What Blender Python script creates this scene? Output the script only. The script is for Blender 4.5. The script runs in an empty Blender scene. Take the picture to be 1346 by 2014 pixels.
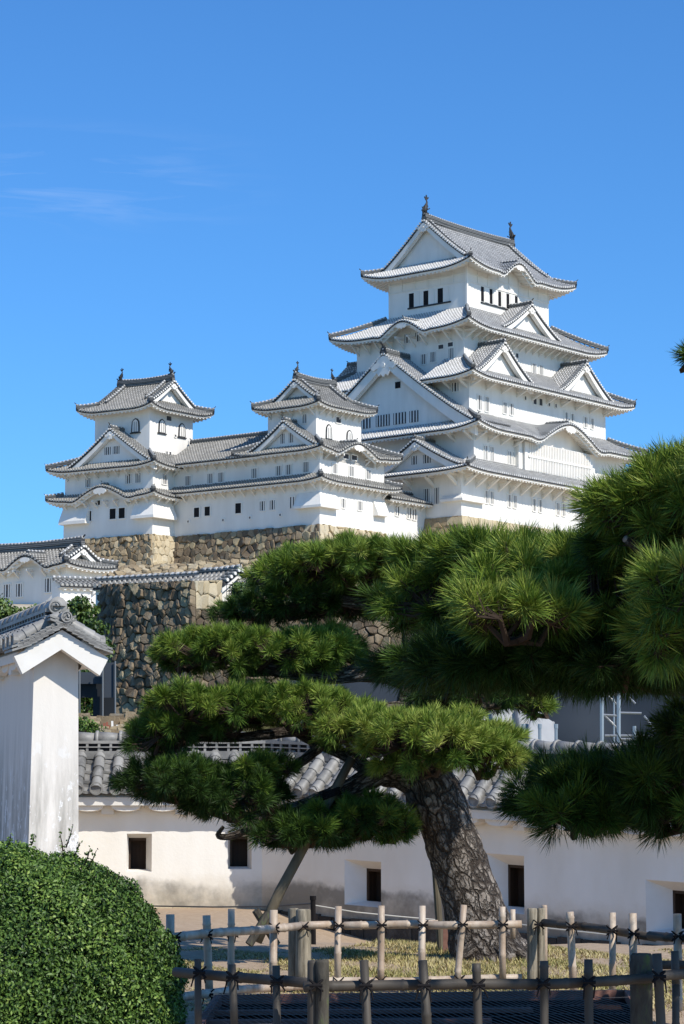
import bpy, math, random
import numpy as np
from mathutils import Vector, Matrix
D = bpy.data
S = bpy.context.scene
COL = S.collection
random.seed(7)
RNG = np.random.default_rng(7)
PI = math.pi
rad = math.radians

# ------------------------------------------------------------------ camera
FPX, HOR = 4800.0, 1620.0                       # focal length and horizon row, in photograph pixels
PITCH = math.atan((HOR - 1007) / FPX)
CP, SP = math.cos(PITCH), math.sin(PITCH)
EYE = np.array([0.0, 0.0, 1.5])
cam = D.cameras.new('camera')
camo = D.objects.new('camera', cam)
COL.objects.link(camo)
camo.location = EYE
camo.rotation_euler = (PI / 2 + PITCH, 0, 0)
cam.sensor_fit = 'VERTICAL'
cam.sensor_height = 36
cam.lens = FPX / 2014 * 36
cam.clip_start = 0.2
cam.clip_end = 9000
S.camera = camo
S.render.resolution_x, S.render.resolution_y = 684, 1024

# ------------------------------------------------------------------ light
SUN_AZ, SUN_EL = 45.0, 43.0                     # to the right of straight behind the camera
sdir = Vector((math.sin(rad(SUN_AZ)) * math.cos(rad(SUN_EL)), -math.cos(rad(SUN_AZ)) * math.cos(rad(SUN_EL)), math.sin(rad(SUN_EL))))
sl = D.lights.new('sun', 'SUN')
sl.energy = 5.0
sl.angle = rad(0.5)
sl.color = (1.0, 0.955, 0.87)
so = D.objects.new('sun', sl)
COL.objects.link(so)
so.rotation_euler = sdir.to_track_quat('Z', 'Y').to_euler()
so.location = (20, -20, 40)

W = D.worlds.new('World')
S.world = W
W.use_nodes = True
nt = W.node_tree
for n in list(nt.nodes): nt.nodes.remove(n)
def N(tree, kind, **kw):
    n = tree.nodes.new(kind)
    for k, v in kw.items():
        if k == 'ins':
            for i, val in v.items(): n.inputs[i].default_value = val
        else: setattr(n, k, v)
    return n
sky = N(nt, 'ShaderNodeTexSky', sky_type='NISHITA', sun_disc=False)
sky.sun_elevation = rad(SUN_EL)
sky.sun_rotation = rad(180 - SUN_AZ)
sky.altitude = 50
sky.air_density = 1.0
sky.dust_density = 0.25
sky.ozone_density = 3.2
hs = N(nt, 'ShaderNodeMix', data_type='RGBA', blend_type='MULTIPLY'); hs.inputs['Factor'].default_value = 1; hs.inputs['B'].default_value = (0.47, 0.955, 1.43, 1)   # deep clear-air blue
bg = N(nt, 'ShaderNodeBackground', ins={'Strength': 0.118})
wo = N(nt, 'ShaderNodeOutputWorld')
# thin cirrus wisps low on the left of the sky
tc = N(nt, 'ShaderNodeTexCoord')
mp = N(nt, 'ShaderNodeMapping')
mp.inputs['Rotation'].default_value = (0, rad(9), 0)
mp.inputs['Scale'].default_value = (5, 5, 48)
nz = N(nt, 'ShaderNodeTexNoise', ins={'Scale': 2.6, 'Detail': 7.0, 'Roughness': 0.55, 'Distortion': 0.6})
cr = N(nt, 'ShaderNodeValToRGB')
cr.color_ramp.elements[0].position = 0.50
cr.color_ramp.elements[1].position = 0.78
sx = N(nt, 'ShaderNodeSeparateXYZ')
# two soft windows in direction space: where the wisps lie
def band(tree, src, c, w):
    a = N(tree, 'ShaderNodeMath', operation='SUBTRACT', ins={1: c}); tree.links.new(src, a.inputs[0])
    b = N(tree, 'ShaderNodeMath', operation='ABSOLUTE'); tree.links.new(a.outputs[0], b.inputs[0])
    m = N(tree, 'ShaderNodeMapRange', interpolation_type='SMOOTHSTEP', ins={1: w, 2: 0.0, 3: 0.0, 4: 1.0}); tree.links.new(b.outputs[0], m.inputs[0])
    return m.outputs[0]
L_ = nt.links.new
L_(tc.outputs['Generated'], mp.inputs[0]); L_(mp.outputs[0], nz.inputs['Vector']); L_(nz.outputs[0], cr.inputs[0])
L_(tc.outputs['Generated'], sx.inputs[0])
bx_, bz_ = band(nt, sx.outputs[0], -0.115, 0.10), band(nt, sx.outputs[2], 0.258, 0.026)
m1 = N(nt, 'ShaderNodeMath', operation='MULTIPLY'); L_(bx_, m1.inputs[0]); L_(bz_, m1.inputs[1])
m2 = N(nt, 'ShaderNodeMath', operation='MULTIPLY'); L_(m1.outputs[0], m2.inputs[0]); L_(cr.outputs[0], m2.inputs[1])
m3 = N(nt, 'ShaderNodeMath', operation='MULTIPLY', ins={1: 0.62}); L_(m2.outputs[0], m3.inputs[0])
mx = N(nt, 'ShaderNodeMix', data_type='RGBA'); mx.inputs['B'].default_value = (3.6, 5.2, 8.4, 1)
L_(sky.outputs[0], hs.inputs['A']); L_(hs.outputs['Result'], mx.inputs['A']); L_(m3.outputs[0], mx.inputs['Factor'])
L_(mx.outputs['Result'], bg.inputs[0]); L_(bg.outputs[0], wo.inputs[0])

S.render.engine = 'CYCLES'
S.cycles.samples = 128
S.cycles.use_denoising = True
S.cycles.max_bounces = 6
S.view_settings.view_transform = 'Standard'
S.view_settings.look = 'None'
S.view_settings.exposure = 0.0
S.view_settings.gamma = 1.0
S.view_settings.use_curve_mapping = False

# ------------------------------------------------------------------ helpers
def ray(u, v):
    x = (u - 673) / FPX; up = (1007 - v) / FPX
    return np.array([x, CP - up * SP, SP + up * CP])
def at(u, v, Y):
    """world point seen at photograph pixel (u, v) at distance Y"""
    r = ray(u, v)
    return EYE + r * (Y / r[1])

class MB:
    """collects polygons, then links them as ONE mesh object"""
    def __init__(s): s.v = []; s.f = []; s.m = []; s.t = []; s.uv = []; s.mat = 0; s.tint = 0.5; s.sm = []; s.smooth = False
    def V(s, *pts):
        i = len(s.v); s.v.extend([tuple(map(float, p)) for p in pts]); return list(range(i, i + len(pts)))
    def F(s, idx, uv=None):
        s.f.append(list(idx)); s.m.append(s.mat); s.t.append(s.tint); s.uv.append(uv or [(0, 0)] * len(idx)); s.sm.append(s.smooth)
    def poly(s, pts, uv=None): s.F(s.V(*pts), uv)
    def box(s, x0, x1, y0, y1, z0, z1):
        i = s.V((x0, y0, z0), (x1, y0, z0), (x1, y1, z0), (x0, y1, z0), (x0, y0, z1), (x1, y0, z1), (x1, y1, z1), (x0, y1, z1))
        for q in ((0, 3, 2, 1), (4, 5, 6, 7), (0, 1, 5, 4), (1, 2, 6, 5), (2, 3, 7, 6), (3, 0, 4, 7)): s.F([i[k] for k in q])
    def prism(s, pts, y0, y1):
        """polygon in (x,z), counter-clockwise seen from -y, extruded from y0 to y1"""
        n = len(pts); a = s.V(*[(p[0], y0, p[1]) for p in pts]); b = s.V(*[(p[0], y1, p[1]) for p in pts])
        s.F(a); s.F(b[::-1])
        for i in range(n):
            j = (i + 1) % n; s.F([a[j], a[i], b[i], b[j]])
    def hexa(s, p):  # 8 points, bottom 4 then top 4
        i = s.V(*p)
        for q in ((0, 3, 2, 1), (4, 5, 6, 7), (0, 1, 5, 4), (1, 2, 6, 5), (2, 3, 7, 6), (3, 0, 4, 7)): s.F([i[k] for k in q])
    def bar(s, a, b, w, h=None, up=(0, 0, 1)):
        a = Vector(a); b = Vector(b); d = (b - a).normalized(); u = Vector(up)
        x = d.cross(u)
        if x.length < 1e-4: x = Vector((1, 0, 0))
        x.normalize(); y = x.cross(d); h = h or w; x *= w / 2; y *= h / 2
        s.hexa([a - x - y, a + x - y, b + x - y, b - x - y, a - x + y, a + x + y, b + x + y, b - x + y])
    def tube(s, pts, rs, n=6, cap=True, wob=0.0, rng=None):
        """round tube through points with a radius at each"""
        P = [Vector(p) for p in pts]; rings = []
        prevx = None; dist = 0.0
        for i, p in enumerate(P):
            d = (P[min(i + 1, len(P) - 1)] - P[max(i - 1, 0)]).normalized()
            if prevx is None:
                x = d.cross(Vector((0.13, 0.2, 1)));
                if x.length < 1e-3: x = d.cross(Vector((1, 0, 0)))
            else: x = prevx - d * prevx.dot(d)
            x.normalize(); prevx = x; y = d.cross(x)
            r = rs[i] if hasattr(rs, '__len__') else rs
            if i: dist += (p - P[i - 1]).length
            ring = []
            for k in range(n):
                a = 2 * PI * k / n; rr = r * (1 + (wob * rng.uniform(-1, 1) if wob else 0))
                ring.append(p + x * (math.cos(a) * rr) + y * (math.sin(a) * rr))
            rings.append((s.V(*ring), dist))
        for (a, da), (b, db) in zip(rings, rings[1:]):
            for k in range(n):
                j = (k + 1) % n
                s.F([a[k], a[j], b[j], b[k]], [(k / n, da), ((k + 1) / n, da), ((k + 1) / n, db), (k / n, db)])
        if cap: s.F(rings[0][0][::-1]); s.F(rings[-1][0])
    def lathe(s, prof, n, o=(0, 0, 0), ax='y'):
        """profile (r, h) turned about the y axis (pointing +y) or z axis"""
        rings = []
        for r, h in prof:
            ring = []
            for k in range(n):
                a = 2 * PI * k / n
                ring.append((o[0] + r * math.cos(a), o[1] + h, o[2] + r * math.sin(a)) if ax == 'y' else (o[0] + r * math.cos(a), o[1] + r * math.sin(a), o[2] + h))
            rings.append(s.V(*ring))
        for a, b in zip(rings, rings[1:]):
            for k in range(n):
                j = (k + 1) % n; s.F([a[k], a[j], b[j], b[k]] if ax != 'y' else [a[j], a[k], b[k], b[j]])
        s.F(rings[0] if ax == 'y' else rings[0][::-1]); s.F(rings[-1][::-1] if ax == 'y' else rings[-1])
    def build(s, name, mats, parent=None, xf=None, loc=None, smooth=False):
        me = D.meshes.new(name)
        v = np.array(s.v, float).reshape(-1, 3)
        if xf is not None:                      # (origin, along, inward) in the parent's space
            o, ax, ay = [np.array(k, float) for k in xf]
            v = o + v[:, :1] * ax + v[:, 1:2] * ay + np.outer(v[:, 2], [0, 0, 1])
        me.from_pydata(v.tolist(), [], s.f)
        for m in (mats if isinstance(mats, (list, tuple)) else [mats]): me.materials.append(m)
        me.polygons.foreach_set('material_index', s.m)
        me.polygons.foreach_set('use_smooth', [True] * len(s.f) if smooth else s.sm)
        at_ = me.attributes.new('tint', 'FLOAT', 'FACE'); at_.data.foreach_set('value', s.t)
        uvl = me.uv_layers.new(name='UVMap')
        uvl.data.foreach_set('uv', [c for f in s.uv for p in f for c in p])
        me.update()
        o_ = D.objects.new(name, me); COL.objects.link(o_)
        if parent: o_.parent = parent
        if loc is not None: o_.location = loc
        return o_

def tag(o, label=None, cat=None, group=None, kind=None):
    if label: o['label'] = label
    if cat: o['category'] = cat
    if group: o['group'] = group
    if kind: o['kind'] = kind
    return o
def empty(name, loc, label, cat, group=None):
    o = D.objects.new(name, None); COL.objects.link(o); o.location = loc; o.empty_display_size = 0.2
    return tag(o, label, cat, group)
def mesh_np(name, v, f, mats, parent=None, tint=None, loc=None, smooth=False):
    """fast mesh from arrays; f is (n,3) or (n,4)"""
    me = D.meshes.new(name); k = f.shape[1]
    me.vertices.add(len(v)); me.vertices.foreach_set('co', v.astype(np.float32).ravel())
    me.loops.add(f.size); me.loops.foreach_set('vertex_index', f.astype(np.int32).ravel())
    me.polygons.add(len(f)); me.polygons.foreach_set('loop_start', np.arange(0, f.size, k, dtype=np.int32))
    me.update(calc_edges=True)
    for m in (mats if isinstance(mats, (list, tuple)) else [mats]): me.materials.append(m)
    if tint is not None:
        a = me.attributes.new('tint', 'FLOAT', 'FACE'); a.data.foreach_set('value', tint.astype(np.float32))
    if smooth: me.polygons.foreach_set('use_smooth', [True] * len(f))
    o = D.objects.new(name, me); COL.objects.link(o)
    if parent: o.parent = parent
    if loc is not None: o.location = loc
    return o
def place(me, name, parent, loc, rz=0):
    o = D.objects.new(name, me); COL.objects.link(o); o.parent = parent; o.location = loc; o.rotation_euler = (0, 0, rz)
    return o

# ------------------------------------------------------------------ materials
def mat(name, col, rough=0.8, spec=0.3):
    m = D.materials.new(name); m.use_nodes = True; t = m.node_tree; b = t.nodes['Principled BSDF']
    b.inputs['Base Color'].default_value = (*col, 1); b.inputs['Roughness'].default_value = rough
    b.inputs['Specular IOR Level'].default_value = spec
    return m, t, b
def ramp(t, src, stops):
    r = N(t, 'ShaderNodeValToRGB'); e = r.color_ramp.elements
    while len(e) < len(stops): e.new(0.5)
    for k, (p, c) in zip(e, stops): k.position = p; k.color = (*c, 1) if len(c) == 3 else c
    t.links.new(src, r.inputs[0]); return r.outputs[0]
def noise(t, scale, detail=4, rough=0.55, vec=None, coord='Object', sc=None, dist=0.0):
    n = N(t, 'ShaderNodeTexNoise', ins={'Scale': scale, 'Detail': detail, 'Roughness': rough, 'Distortion': dist})
    if vec is None:
        c = N(t, 'ShaderNodeTexCoord'); vec = c.outputs[coord]
    if sc:
        mp_ = N(t, 'ShaderNodeMapping'); mp_.inputs['Scale'].default_value = sc; t.links.new(vec, mp_.inputs[0]); vec = mp_.outputs[0]
    t.links.new(vec, n.inputs['Vector']); return n.outputs[0]
def mixc(t, fac, a, b, mode='MIX'):
    m = N(t, 'ShaderNodeMix', data_type='RGBA', blend_type=mode)
    for s_, k in ((fac, 'Factor'), (a, 'A'), (b, 'B')):
        if isinstance(s_, (int, float)): m.inputs[k].default_value = s_
        elif isinstance(s_, tuple): m.inputs[k].default_value = (*s_, 1)
        else: t.links.new(s_, m.inputs[k])
    return m.outputs['Result']
def bump(t, b, h, strength=0.3, dist=0.02):
    n = N(t, 'ShaderNodeBump', ins={'Strength': strength, 'Distance': dist}); t.links.new(h, n.inputs['Height']); t.links.new(n.outputs[0], b.inputs['Normal'])
def math_(t, op, a, b=None, clamp=False):
    m = N(t, 'ShaderNodeMath', operation=op, use_clamp=clamp)
    for i, s_ in enumerate((a, b)):
        if s_ is None: continue
        if isinstance(s_, (int, float)): m.inputs[i].default_value = s_
        else: t.links.new(s_, m.inputs[i])
    return m.outputs[0]
def setc(t, b, c): t.links.new(c, b.inputs['Base Color'])
M = {}
def plaster(name, base, stain, scale, streak=(1.2, 1.2, 0.18), amt=0.5):
    m, t, b = mat(name, base, 0.85, 0.2)
    n1 = noise(t, scale, 5, 0.6, sc=streak); n2 = noise(t, scale * 0.35, 3)
    f = math_(t, 'MULTIPLY', ramp(t, n1, [(0.42, (0, 0, 0)), (0.75, (1, 1, 1))]), amt)
    c = mixc(t, f, base, stain)
    c = mixc(t, math_(t, 'MULTIPLY', ramp(t, n2, [(0.4, (0, 0, 0)), (0.7, (1, 1, 1))]), amt * 0.5), c, stain)
    setc(t, b, c); bump(t, b, noise(t, scale * 8, 4), 0.12, 0.02)
    M[name] = m
plaster('castle_white', (0.84, 0.80, 0.735), (0.60, 0.555, 0.49), 0.5, amt=0.5)
plaster('white_trim', (0.84, 0.795, 0.725), (0.60, 0.56, 0.50), 0.9, amt=0.4)
plaster('aged_white', (0.72, 0.70, 0.66), (0.50, 0.47, 0.42), 0.7, amt=0.5)
def tile(name, grey, pale, thr, dirt=0.3, step=0.36):
    m, t, b = mat(name, grey, 0.55, 0.4)
    uv = N(t, 'ShaderNodeUVMap'); sp_ = N(t, 'ShaderNodeSeparateXYZ'); t.links.new(uv.outputs[0], sp_.inputs[0])
    fr = math_(t, 'FRACT', math_(t, 'DIVIDE', sp_.outputs[1], step))
    bnd = ramp(t, fr, [(0.0, (1, 1, 1)), (thr, (1, 1, 1)), (min(thr + 0.12, 0.98), (0, 0, 0)), (1.0, (0, 0, 0))])
    n1 = noise(t, 1.3, 6, 0.65); n2 = noise(t, 9, 3, 0.6)
    g = mixc(t, ramp(t, n1, [(0.35, (0, 0, 0)), (0.68, (1, 1, 1))]), grey, tuple(c * 0.62 for c in grey))
    g = mixc(t, math_(t, 'MULTIPLY', ramp(t, n2, [(0.5, (0, 0, 0)), (0.75, (1, 1, 1))]), 0.5), g, tuple(min(1, c * 1.7) for c in grey))
    pl = mixc(t, math_(t, 'MULTIPLY', ramp(t, n1, [(0.4, (0, 0, 0)), (0.62, (1, 1, 1))]), dirt), pale, grey)
    setc(t, b, mixc(t, bnd, g, pl)); bump(t, b, fr, 0.25, 0.03)
    M[name] = m
tile('keep_rib', (0.22, 0.213, 0.20), (0.60, 0.58, 0.55), 0.40, 0.5)
tile('keep_pan', (0.13, 0.13, 0.13), (0.30, 0.30, 0.30), 0.10)
tile('keep_white_rib', (0.34, 0.33, 0.31), (0.70, 0.68, 0.65), 0.5, 0.35)
tile('keep_white_pan', (0.24, 0.235, 0.23), (0.40, 0.39, 0.38), 0.15)
tile('keep_old_rib', (0.185, 0.175, 0.155), (0.44, 0.415, 0.37), 0.28, 0.6)
tile('keep_old_pan', (0.09, 0.086, 0.08), (0.14, 0.135, 0.125), 0.10)
m, t, b = mat('dark_tile', (0.06, 0.06, 0.062), 0.6); setc(t, b, ramp(t, noise(t, 2.5, 4), [(0.35, (0.018, 0.018, 0.02)), (0.75, (0.07, 0.07, 0.07))])); M['dark_tile'] = m
m, t, b = mat('ridge_tile', (0.2, 0.2, 0.2), 0.6)
c_ = N(t, 'ShaderNodeTexCoord'); s_ = N(t, 'ShaderNodeSeparateXYZ'); t.links.new(c_.outputs['Object'], s_.inputs[0])
fr = math_(t, 'FRACT', math_(t, 'MULTIPLY', s_.outputs[2], 6.0))
setc(t, b, mixc(t, ramp(t, fr, [(0.4, (0, 0, 0)), (0.6, (1, 1, 1))]), ramp(t, noise(t, 3, 3), [(0.3, (0.03, 0.03, 0.03)), (0.7, (0.08, 0.08, 0.08))]), (0.18, 0.178, 0.17))); M['ridge_tile'] = m
m, t, b = mat('opening', (0.015, 0.015, 0.017), 0.7, 0.1); M['opening'] = m
m, t, b = mat('shutter_grey', (0.07, 0.07, 0.075), 0.7, 0.2); M['grille_back'] = m
def stone(name, stops, rough_scale=5, dark=0.35):
    m, t, b = mat(name, (0.3, 0.27, 0.22), 0.9, 0.2)
    a = N(t, 'ShaderNodeAttribute', attribute_name='tint')
    c = ramp(t, a.outputs['Fac'], stops)
    n1 = noise(t, rough_scale, 6, 0.65)
    c = mixc(t, math_(t, 'MULTIPLY', ramp(t, n1, [(0.35, (0, 0, 0)), (0.7, (1, 1, 1))]), dark), c, (0.07, 0.062, 0.05))
    n2 = noise(t, rough_scale * 0.5, 5, 0.6)
    c = mixc(t, math_(t, 'MULTIPLY', ramp(t, n2, [(0.55, (0, 0, 0)), (0.75, (1, 1, 1))]), 0.35), c, (0.42, 0.40, 0.34))
    setc(t, b, c); bump(t, b, noise(t, rough_scale * 2, 6, 0.7), 0.7, 0.06)
    M[name] = m
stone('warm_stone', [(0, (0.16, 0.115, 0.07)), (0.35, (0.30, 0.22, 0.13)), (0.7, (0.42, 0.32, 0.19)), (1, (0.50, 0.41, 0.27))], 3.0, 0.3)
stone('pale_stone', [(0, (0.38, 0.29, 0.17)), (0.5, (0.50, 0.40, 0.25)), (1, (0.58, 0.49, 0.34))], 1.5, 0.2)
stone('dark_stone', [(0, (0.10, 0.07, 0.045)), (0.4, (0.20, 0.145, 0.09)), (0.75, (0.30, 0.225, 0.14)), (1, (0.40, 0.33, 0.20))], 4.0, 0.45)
stone('black_gap', [(0, (0.012, 0.01, 0.008)), (1, (0.02, 0.017, 0.012))], 3, 0.1)
# ------------------------------------------------------------------ castle parts
PITCH_T = 0.36
def roof_side(L, Dp, mL, mR, H, lift, ov, mats, parent, xf, zoff=0.0, bumps=(), tg=None, a=0.8, lc=5.0, name='roof', nseg=5, xgap=None, xcut=None, fas=0.30, nomitre=(False, False)):
    """one slope of a tiled roof. x along the eave (0 = middle), y inward, z up from the eave"""
    tl = MB(); wh = MB(); h2 = L / 2
    if mats[0] == 'keep_rib' and xf[1][0] > 0.7 and xf[1][1] < 0: mats = ('keep_white_rib', 'keep_white_pan')   # the west slopes take whiter ribs and pans
    DK = .24; fas = fas * .62
    def lf(x):
        l = 0.0
        for sgn, off in ((1, nomitre[1]), (-1, nomitre[0])):
            if off: continue
            q = 1 - (h2 - sgn * x) / lc
            if q > 0: l += lift * min(q, 1.1) ** 2.2
        return l
    def bz(x):
        z = -9
        for c, w, h in bumps:
            t = abs(x - c) / w
            if t < 1:
                k = 0.5 * (1 + math.cos(PI * min(1, t * 1.12))) if t < 0.893 else 0.0
                z = max(z, h * k - (0.10 * h * math.sin(PI * min(1, max(0, (t - 0.55) / 0.45)))))
        return z
    def ze(x): return max(lf(x) if bz(x) < -0.5 * 9 else -9, bz(x)) if bz(x) > -8 else lf(x)
    def zf(x, d):
        t_ = d / Dp
        z = H * (a * t_ + (1 - a) * t_ * t_) + lf(x) * (1 - t_)
        b_ = bz(x)
        if b_ > -8:
            z0 = H * (a * t_ + (1 - a) * t_ * t_)
            z = max(z0 + min(0, b_) * (1 - t_) , b_ + 0.04 * d)
        return z
    def dm(x):
        l = (x + h2) / mL if mL > 0 else 9; r = (h2 - x) / mR if mR > 0 else 9
        k = min(l, r)
        if tg is not None and k >= tg: return Dp
        return Dp * min(1, max(k, 0))
    n = int(L / PITCH_T); xs = [-h2 + L * i / n for i in range(n + 1)]
    brk = []
    if mL > 0: brk.append(-h2 + mL * (tg or 1))
    if mR > 0: brk.append(h2 - mR * (tg or 1))
    if xcut: xs = [x for x in xs if xcut[0] <= x <= xcut[1]]
    xx = sorted(set([round(v_, 4) for v_ in xs + [q for q in brk if not xcut or xcut[0] < q < xcut[1]]]))
    tl.mat = 1
    for x0, x1 in zip(xx, xx[1:]):
        if xgap and xgap[0] < (x0 + x1) / 2 < xgap[1]: continue
        d0, d1 = dm(x0 + 1e-3), dm(x1 - 1e-3)
        rows = []
        for k in range(nseg + 1):
            q = k / nseg; rows.append(((x0, d0 * q, zf(x0, d0 * q)), (x1, d1 * q, zf(x1, d1 * q))))
        for (p, q), (r, s_) in zip(rows, rows[1:]): tl.poly([p, q, s_, r], [(p[0], p[1]), (q[0], q[1]), (s_[0], s_[1]), (r[0], r[1])])
        za, zb = zf(x0, 0), zf(x1, 0)
        tl.mat = 2                                # dark edge of the tile bed
        tl.poly([(x0, 0, za - DK), (x1, 0, zb - DK), (x1, 0, zb), (x0, 0, za)])
        tl.mat = 1
        f0 = 0.10; ra, rb = za - DK, zb - DK   # white board under it, then the soffit
        e0, e1 = (max(x0, -h2 + f0), min(x0, h2 - f0)), None
        wh.poly([(x0, f0, ra - fas), (x1, f0, rb - fas), (x1, f0, rb), (x0, f0, ra)])
        wh.poly([(x0, 0.0, ra), (x1, 0.0, rb), (x1, f0, rb), (x0, f0, ra)][::-1])
        def mi(x, d):
            lo = -h2 + (0 if nomitre[0] else d); hi = h2 - (0 if nomitre[1] else d); return min(max(x, lo), hi)
        sz = 0.22
        wh.poly([(x0, f0, ra - fas), (mi(x0, ov + .1), ov + 0.1, ra - fas + sz * ov), (mi(x1, ov + .1), ov + 0.1, rb - fas + sz * ov), (x1, f0, rb - fas)])
    # ribs of round tiles running up the slope
    tl.mat = 0; tl.smooth = False
    for x in xs[:-1]:
        xc = x + PITCH_T / 2; dd = dm(xc)
        if xcut and not (xcut[0] <= xc <= xcut[1]): continue
        if dd < 0.25 or (xgap and xgap[0] < xc < xgap[1]): continue
        w = 0.115; hh = 0.14; prev = None
        for k in range(nseg + 1):
            d = -0.05 + (dd + 0.05) * k / nseg; z = zf(xc, max(d, 0))
            r = tl.V((xc - w, d, z - 0.02), (xc - w * .6, d, z + hh * .75), (xc + w * .6, d, z + hh * .75), (xc + w, d, z - 0.02))
            if prev:
                for j in range(3): tl.F([prev[0][j + 1], prev[0][j], r[j], r[j + 1]], [(j + 1, prev[1]), (j, prev[1]), (j, d), (j + 1, d)])
            else:
                b_ = tl.V((xc - w, d, z - 0.10), (xc + w, d, z - 0.10)); tl.F([b_[0], b_[1], r[3], r[2], r[1], r[0]])
            prev = (r, d)
    for c, w, h in bumps:                          # carved pendant hanging under the crest of an undulating gable
        zt_ = zf(c, 0) - DK - fas; k = min(1.0, w / 5)
        pr = [(0, -.75), (.25, -.5), (.5, -.62), (.95, -.35), (.8, -.05), (.3, .12)]; pr = pr + [(-a_, b_) for a_, b_ in pr[::-1][:-1]]
        wh.prism([(c + a_ * k, zt_ + b_ * k) for a_, b_ in pr], -.02, .09)
        n_ = 24; xs2 = [c - w + 2 * w * i / n_ for i in range(n_ + 1)]     # plaster filling the arch above the wall head
        for xa, xb in zip(xs2, xs2[1:]):
            q = [(xa, ov + .08, -1.0), (xb, ov + .08, -1.0), (xb, ov + .08, zf(xb, 0) - DK - fas + .22 * ov + .06), (xa, ov + .08, zf(xa, 0) - DK - fas + .22 * ov + .06)]; wh.poly(q)
        for sg in (1, -1):                           # inner arch board, set back
            for i in range(12):
                xa, xb = c + sg * w * .8 * i / 12, c + sg * w * .8 * (i + 1) / 12; za, zb = zf(xa, 0) - DK - fas, zf(xb, 0) - DK - fas
                q = [(xa, .5, za - .3), (xb, .5, zb - .3), (xb, .5, zb + .12), (xa, .5, za + .12)]; wh.poly(q if sg > 0 else q[::-1])
    for c, w, h in bumps:                          # short ridge riding on the crest
        o_, a_, i_ = [np.array(q, float) for q in xf]; dd_ = .3
        while dd_ < Dp * .9 and H * (a * dd_ / Dp + (1 - a) * (dd_ / Dp) ** 2) < h + .04 * dd_: dd_ += .1
        cp = [tuple(o_ + a_ * c + i_ * y_ + np.array([0, 0, zoff + h + .04 * y_ + .02])) for y_ in (.35, dd_ * .6, dd_ + .2)]
        ridge(parent, cp, w=.34, h=.34, oni=(True, False), s=.5, name='crest_ridge')
    # rafters under the eave
    k = int(L / 0.52)
    for i in range(1, k):
        x = -h2 + L * i / k
        if xcut and not (xcut[0] <= x <= xcut[1]): continue
        room = min((h2 - x) if not nomitre[1] else 99, (x + h2) if not nomitre[0] else 99)
        o_ = min(ov, room)
        if o_ < 0.35 or (xgap and xgap[0] < x < xgap[1]): continue
        z = zf(x, 0) - DK - fas
        wh.hexa([(x - .10, 0.16, z - .13), (x + .10, 0.16, z - .13), (x + .10, o_, z - .13 + .22 * o_), (x - .10, o_, z - .13 + .22 * o_),
                 (x - .10, 0.16, z + .03), (x + .10, 0.16, z + .03), (x + .10, o_, z + .03 + .22 * o_), (x - .10, o_, z + .03 + .22 * o_)])
    ax_ = (np.array(xf[0]) + np.array([0, 0, zoff]), xf[1], xf[2])
    r_ = tl.build(name, [M[mats[0]], M[mats[1]], M['dark_tile']], parent, xf=ax_)
    e_ = wh.build('eave', M['white_trim'], r_, xf=ax_)
    return zf

def onigawara(mb, o, d, s=1.0):
    """ridge-end ornament: shouldered plate with a horn, facing direction d"""
    o = Vector(o); d = Vector(d); d.z = 0; d.normalize(); x = Vector((d.y, -d.x, 0))
    pr = [(-.34, -.15), (-.42, .1), (-.30, .38), (-.30, .62), (-.16, .5), (-.07, .82), (.07, .82), (.16, .5), (.30, .62), (.30, .38), (.42, .1), (.34, -.15)]
    a = mb.V(*[o + x * (p[0] * s) + Vector((0, 0, p[1] * s)) for p in pr]); b = mb.V(*[o - d * .22 * s + x * (p[0] * s * .9) + Vector((0, 0, p[1] * s)) for p in pr])
    mb.F(a); mb.F(b[::-1]); n = len(pr)
    for i in range(n): j = (i + 1) % n; mb.F([a[j], a[i], b[i], b[j]])
    mb.bar(o + Vector((0, 0, .7 * s)) - d * .1 * s, o + d * .28 * s + Vector((0, 0, 1.05 * s)), .13 * s)
def ridge(parent, pts, w=0.42, h=0.5, oni=(True, True), s=0.8, name='ridge'):
    mb = MB(); P_ = [Vector(p) for p in pts]
    for a, b in zip(P_, P_[1:]):
        mb.mat = 0
        mb.bar(a + Vector((0, 0, h * .5 - .1)), b + Vector((0, 0, h * .5 - .1)), w, h)
        mb.bar(a + Vector((0, 0, h * .35)), b + Vector((0, 0, h * .35)), w * 1.22, .07)
    mb.mat = 1; Ltot = sum((b - a).length for a, b in zip(P_, P_[1:]))
    # round cap tiles strung along the top, with pale joints
    n = max(2, int(Ltot / 0.4)); 
    def along(q):
        q *= Ltot
        for a, b in zip(P_, P_[1:]):
            l = (b - a).length
            if q <= l + 1e-6: return a.lerp(b, q / l)
            q -= l
        return P_[-1]
    for i in range(n):
        a = along(i / n); b = along((i + .82) / n); z = Vector((0, 0, h - .06))
        mb.tube([a + z, b + z], [.15, .13], 6)
    mb.mat = 2
    if oni[0]: onigawara(mb, P_[0], P_[0] - P_[1], s)
    if oni[1]: onigawara(mb, P_[-1], P_[-1] - P_[-2], s)
    return mb.build(name, [M['ridge_tile'], M['keep_rib'], M['dark_tile']], parent)

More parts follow.
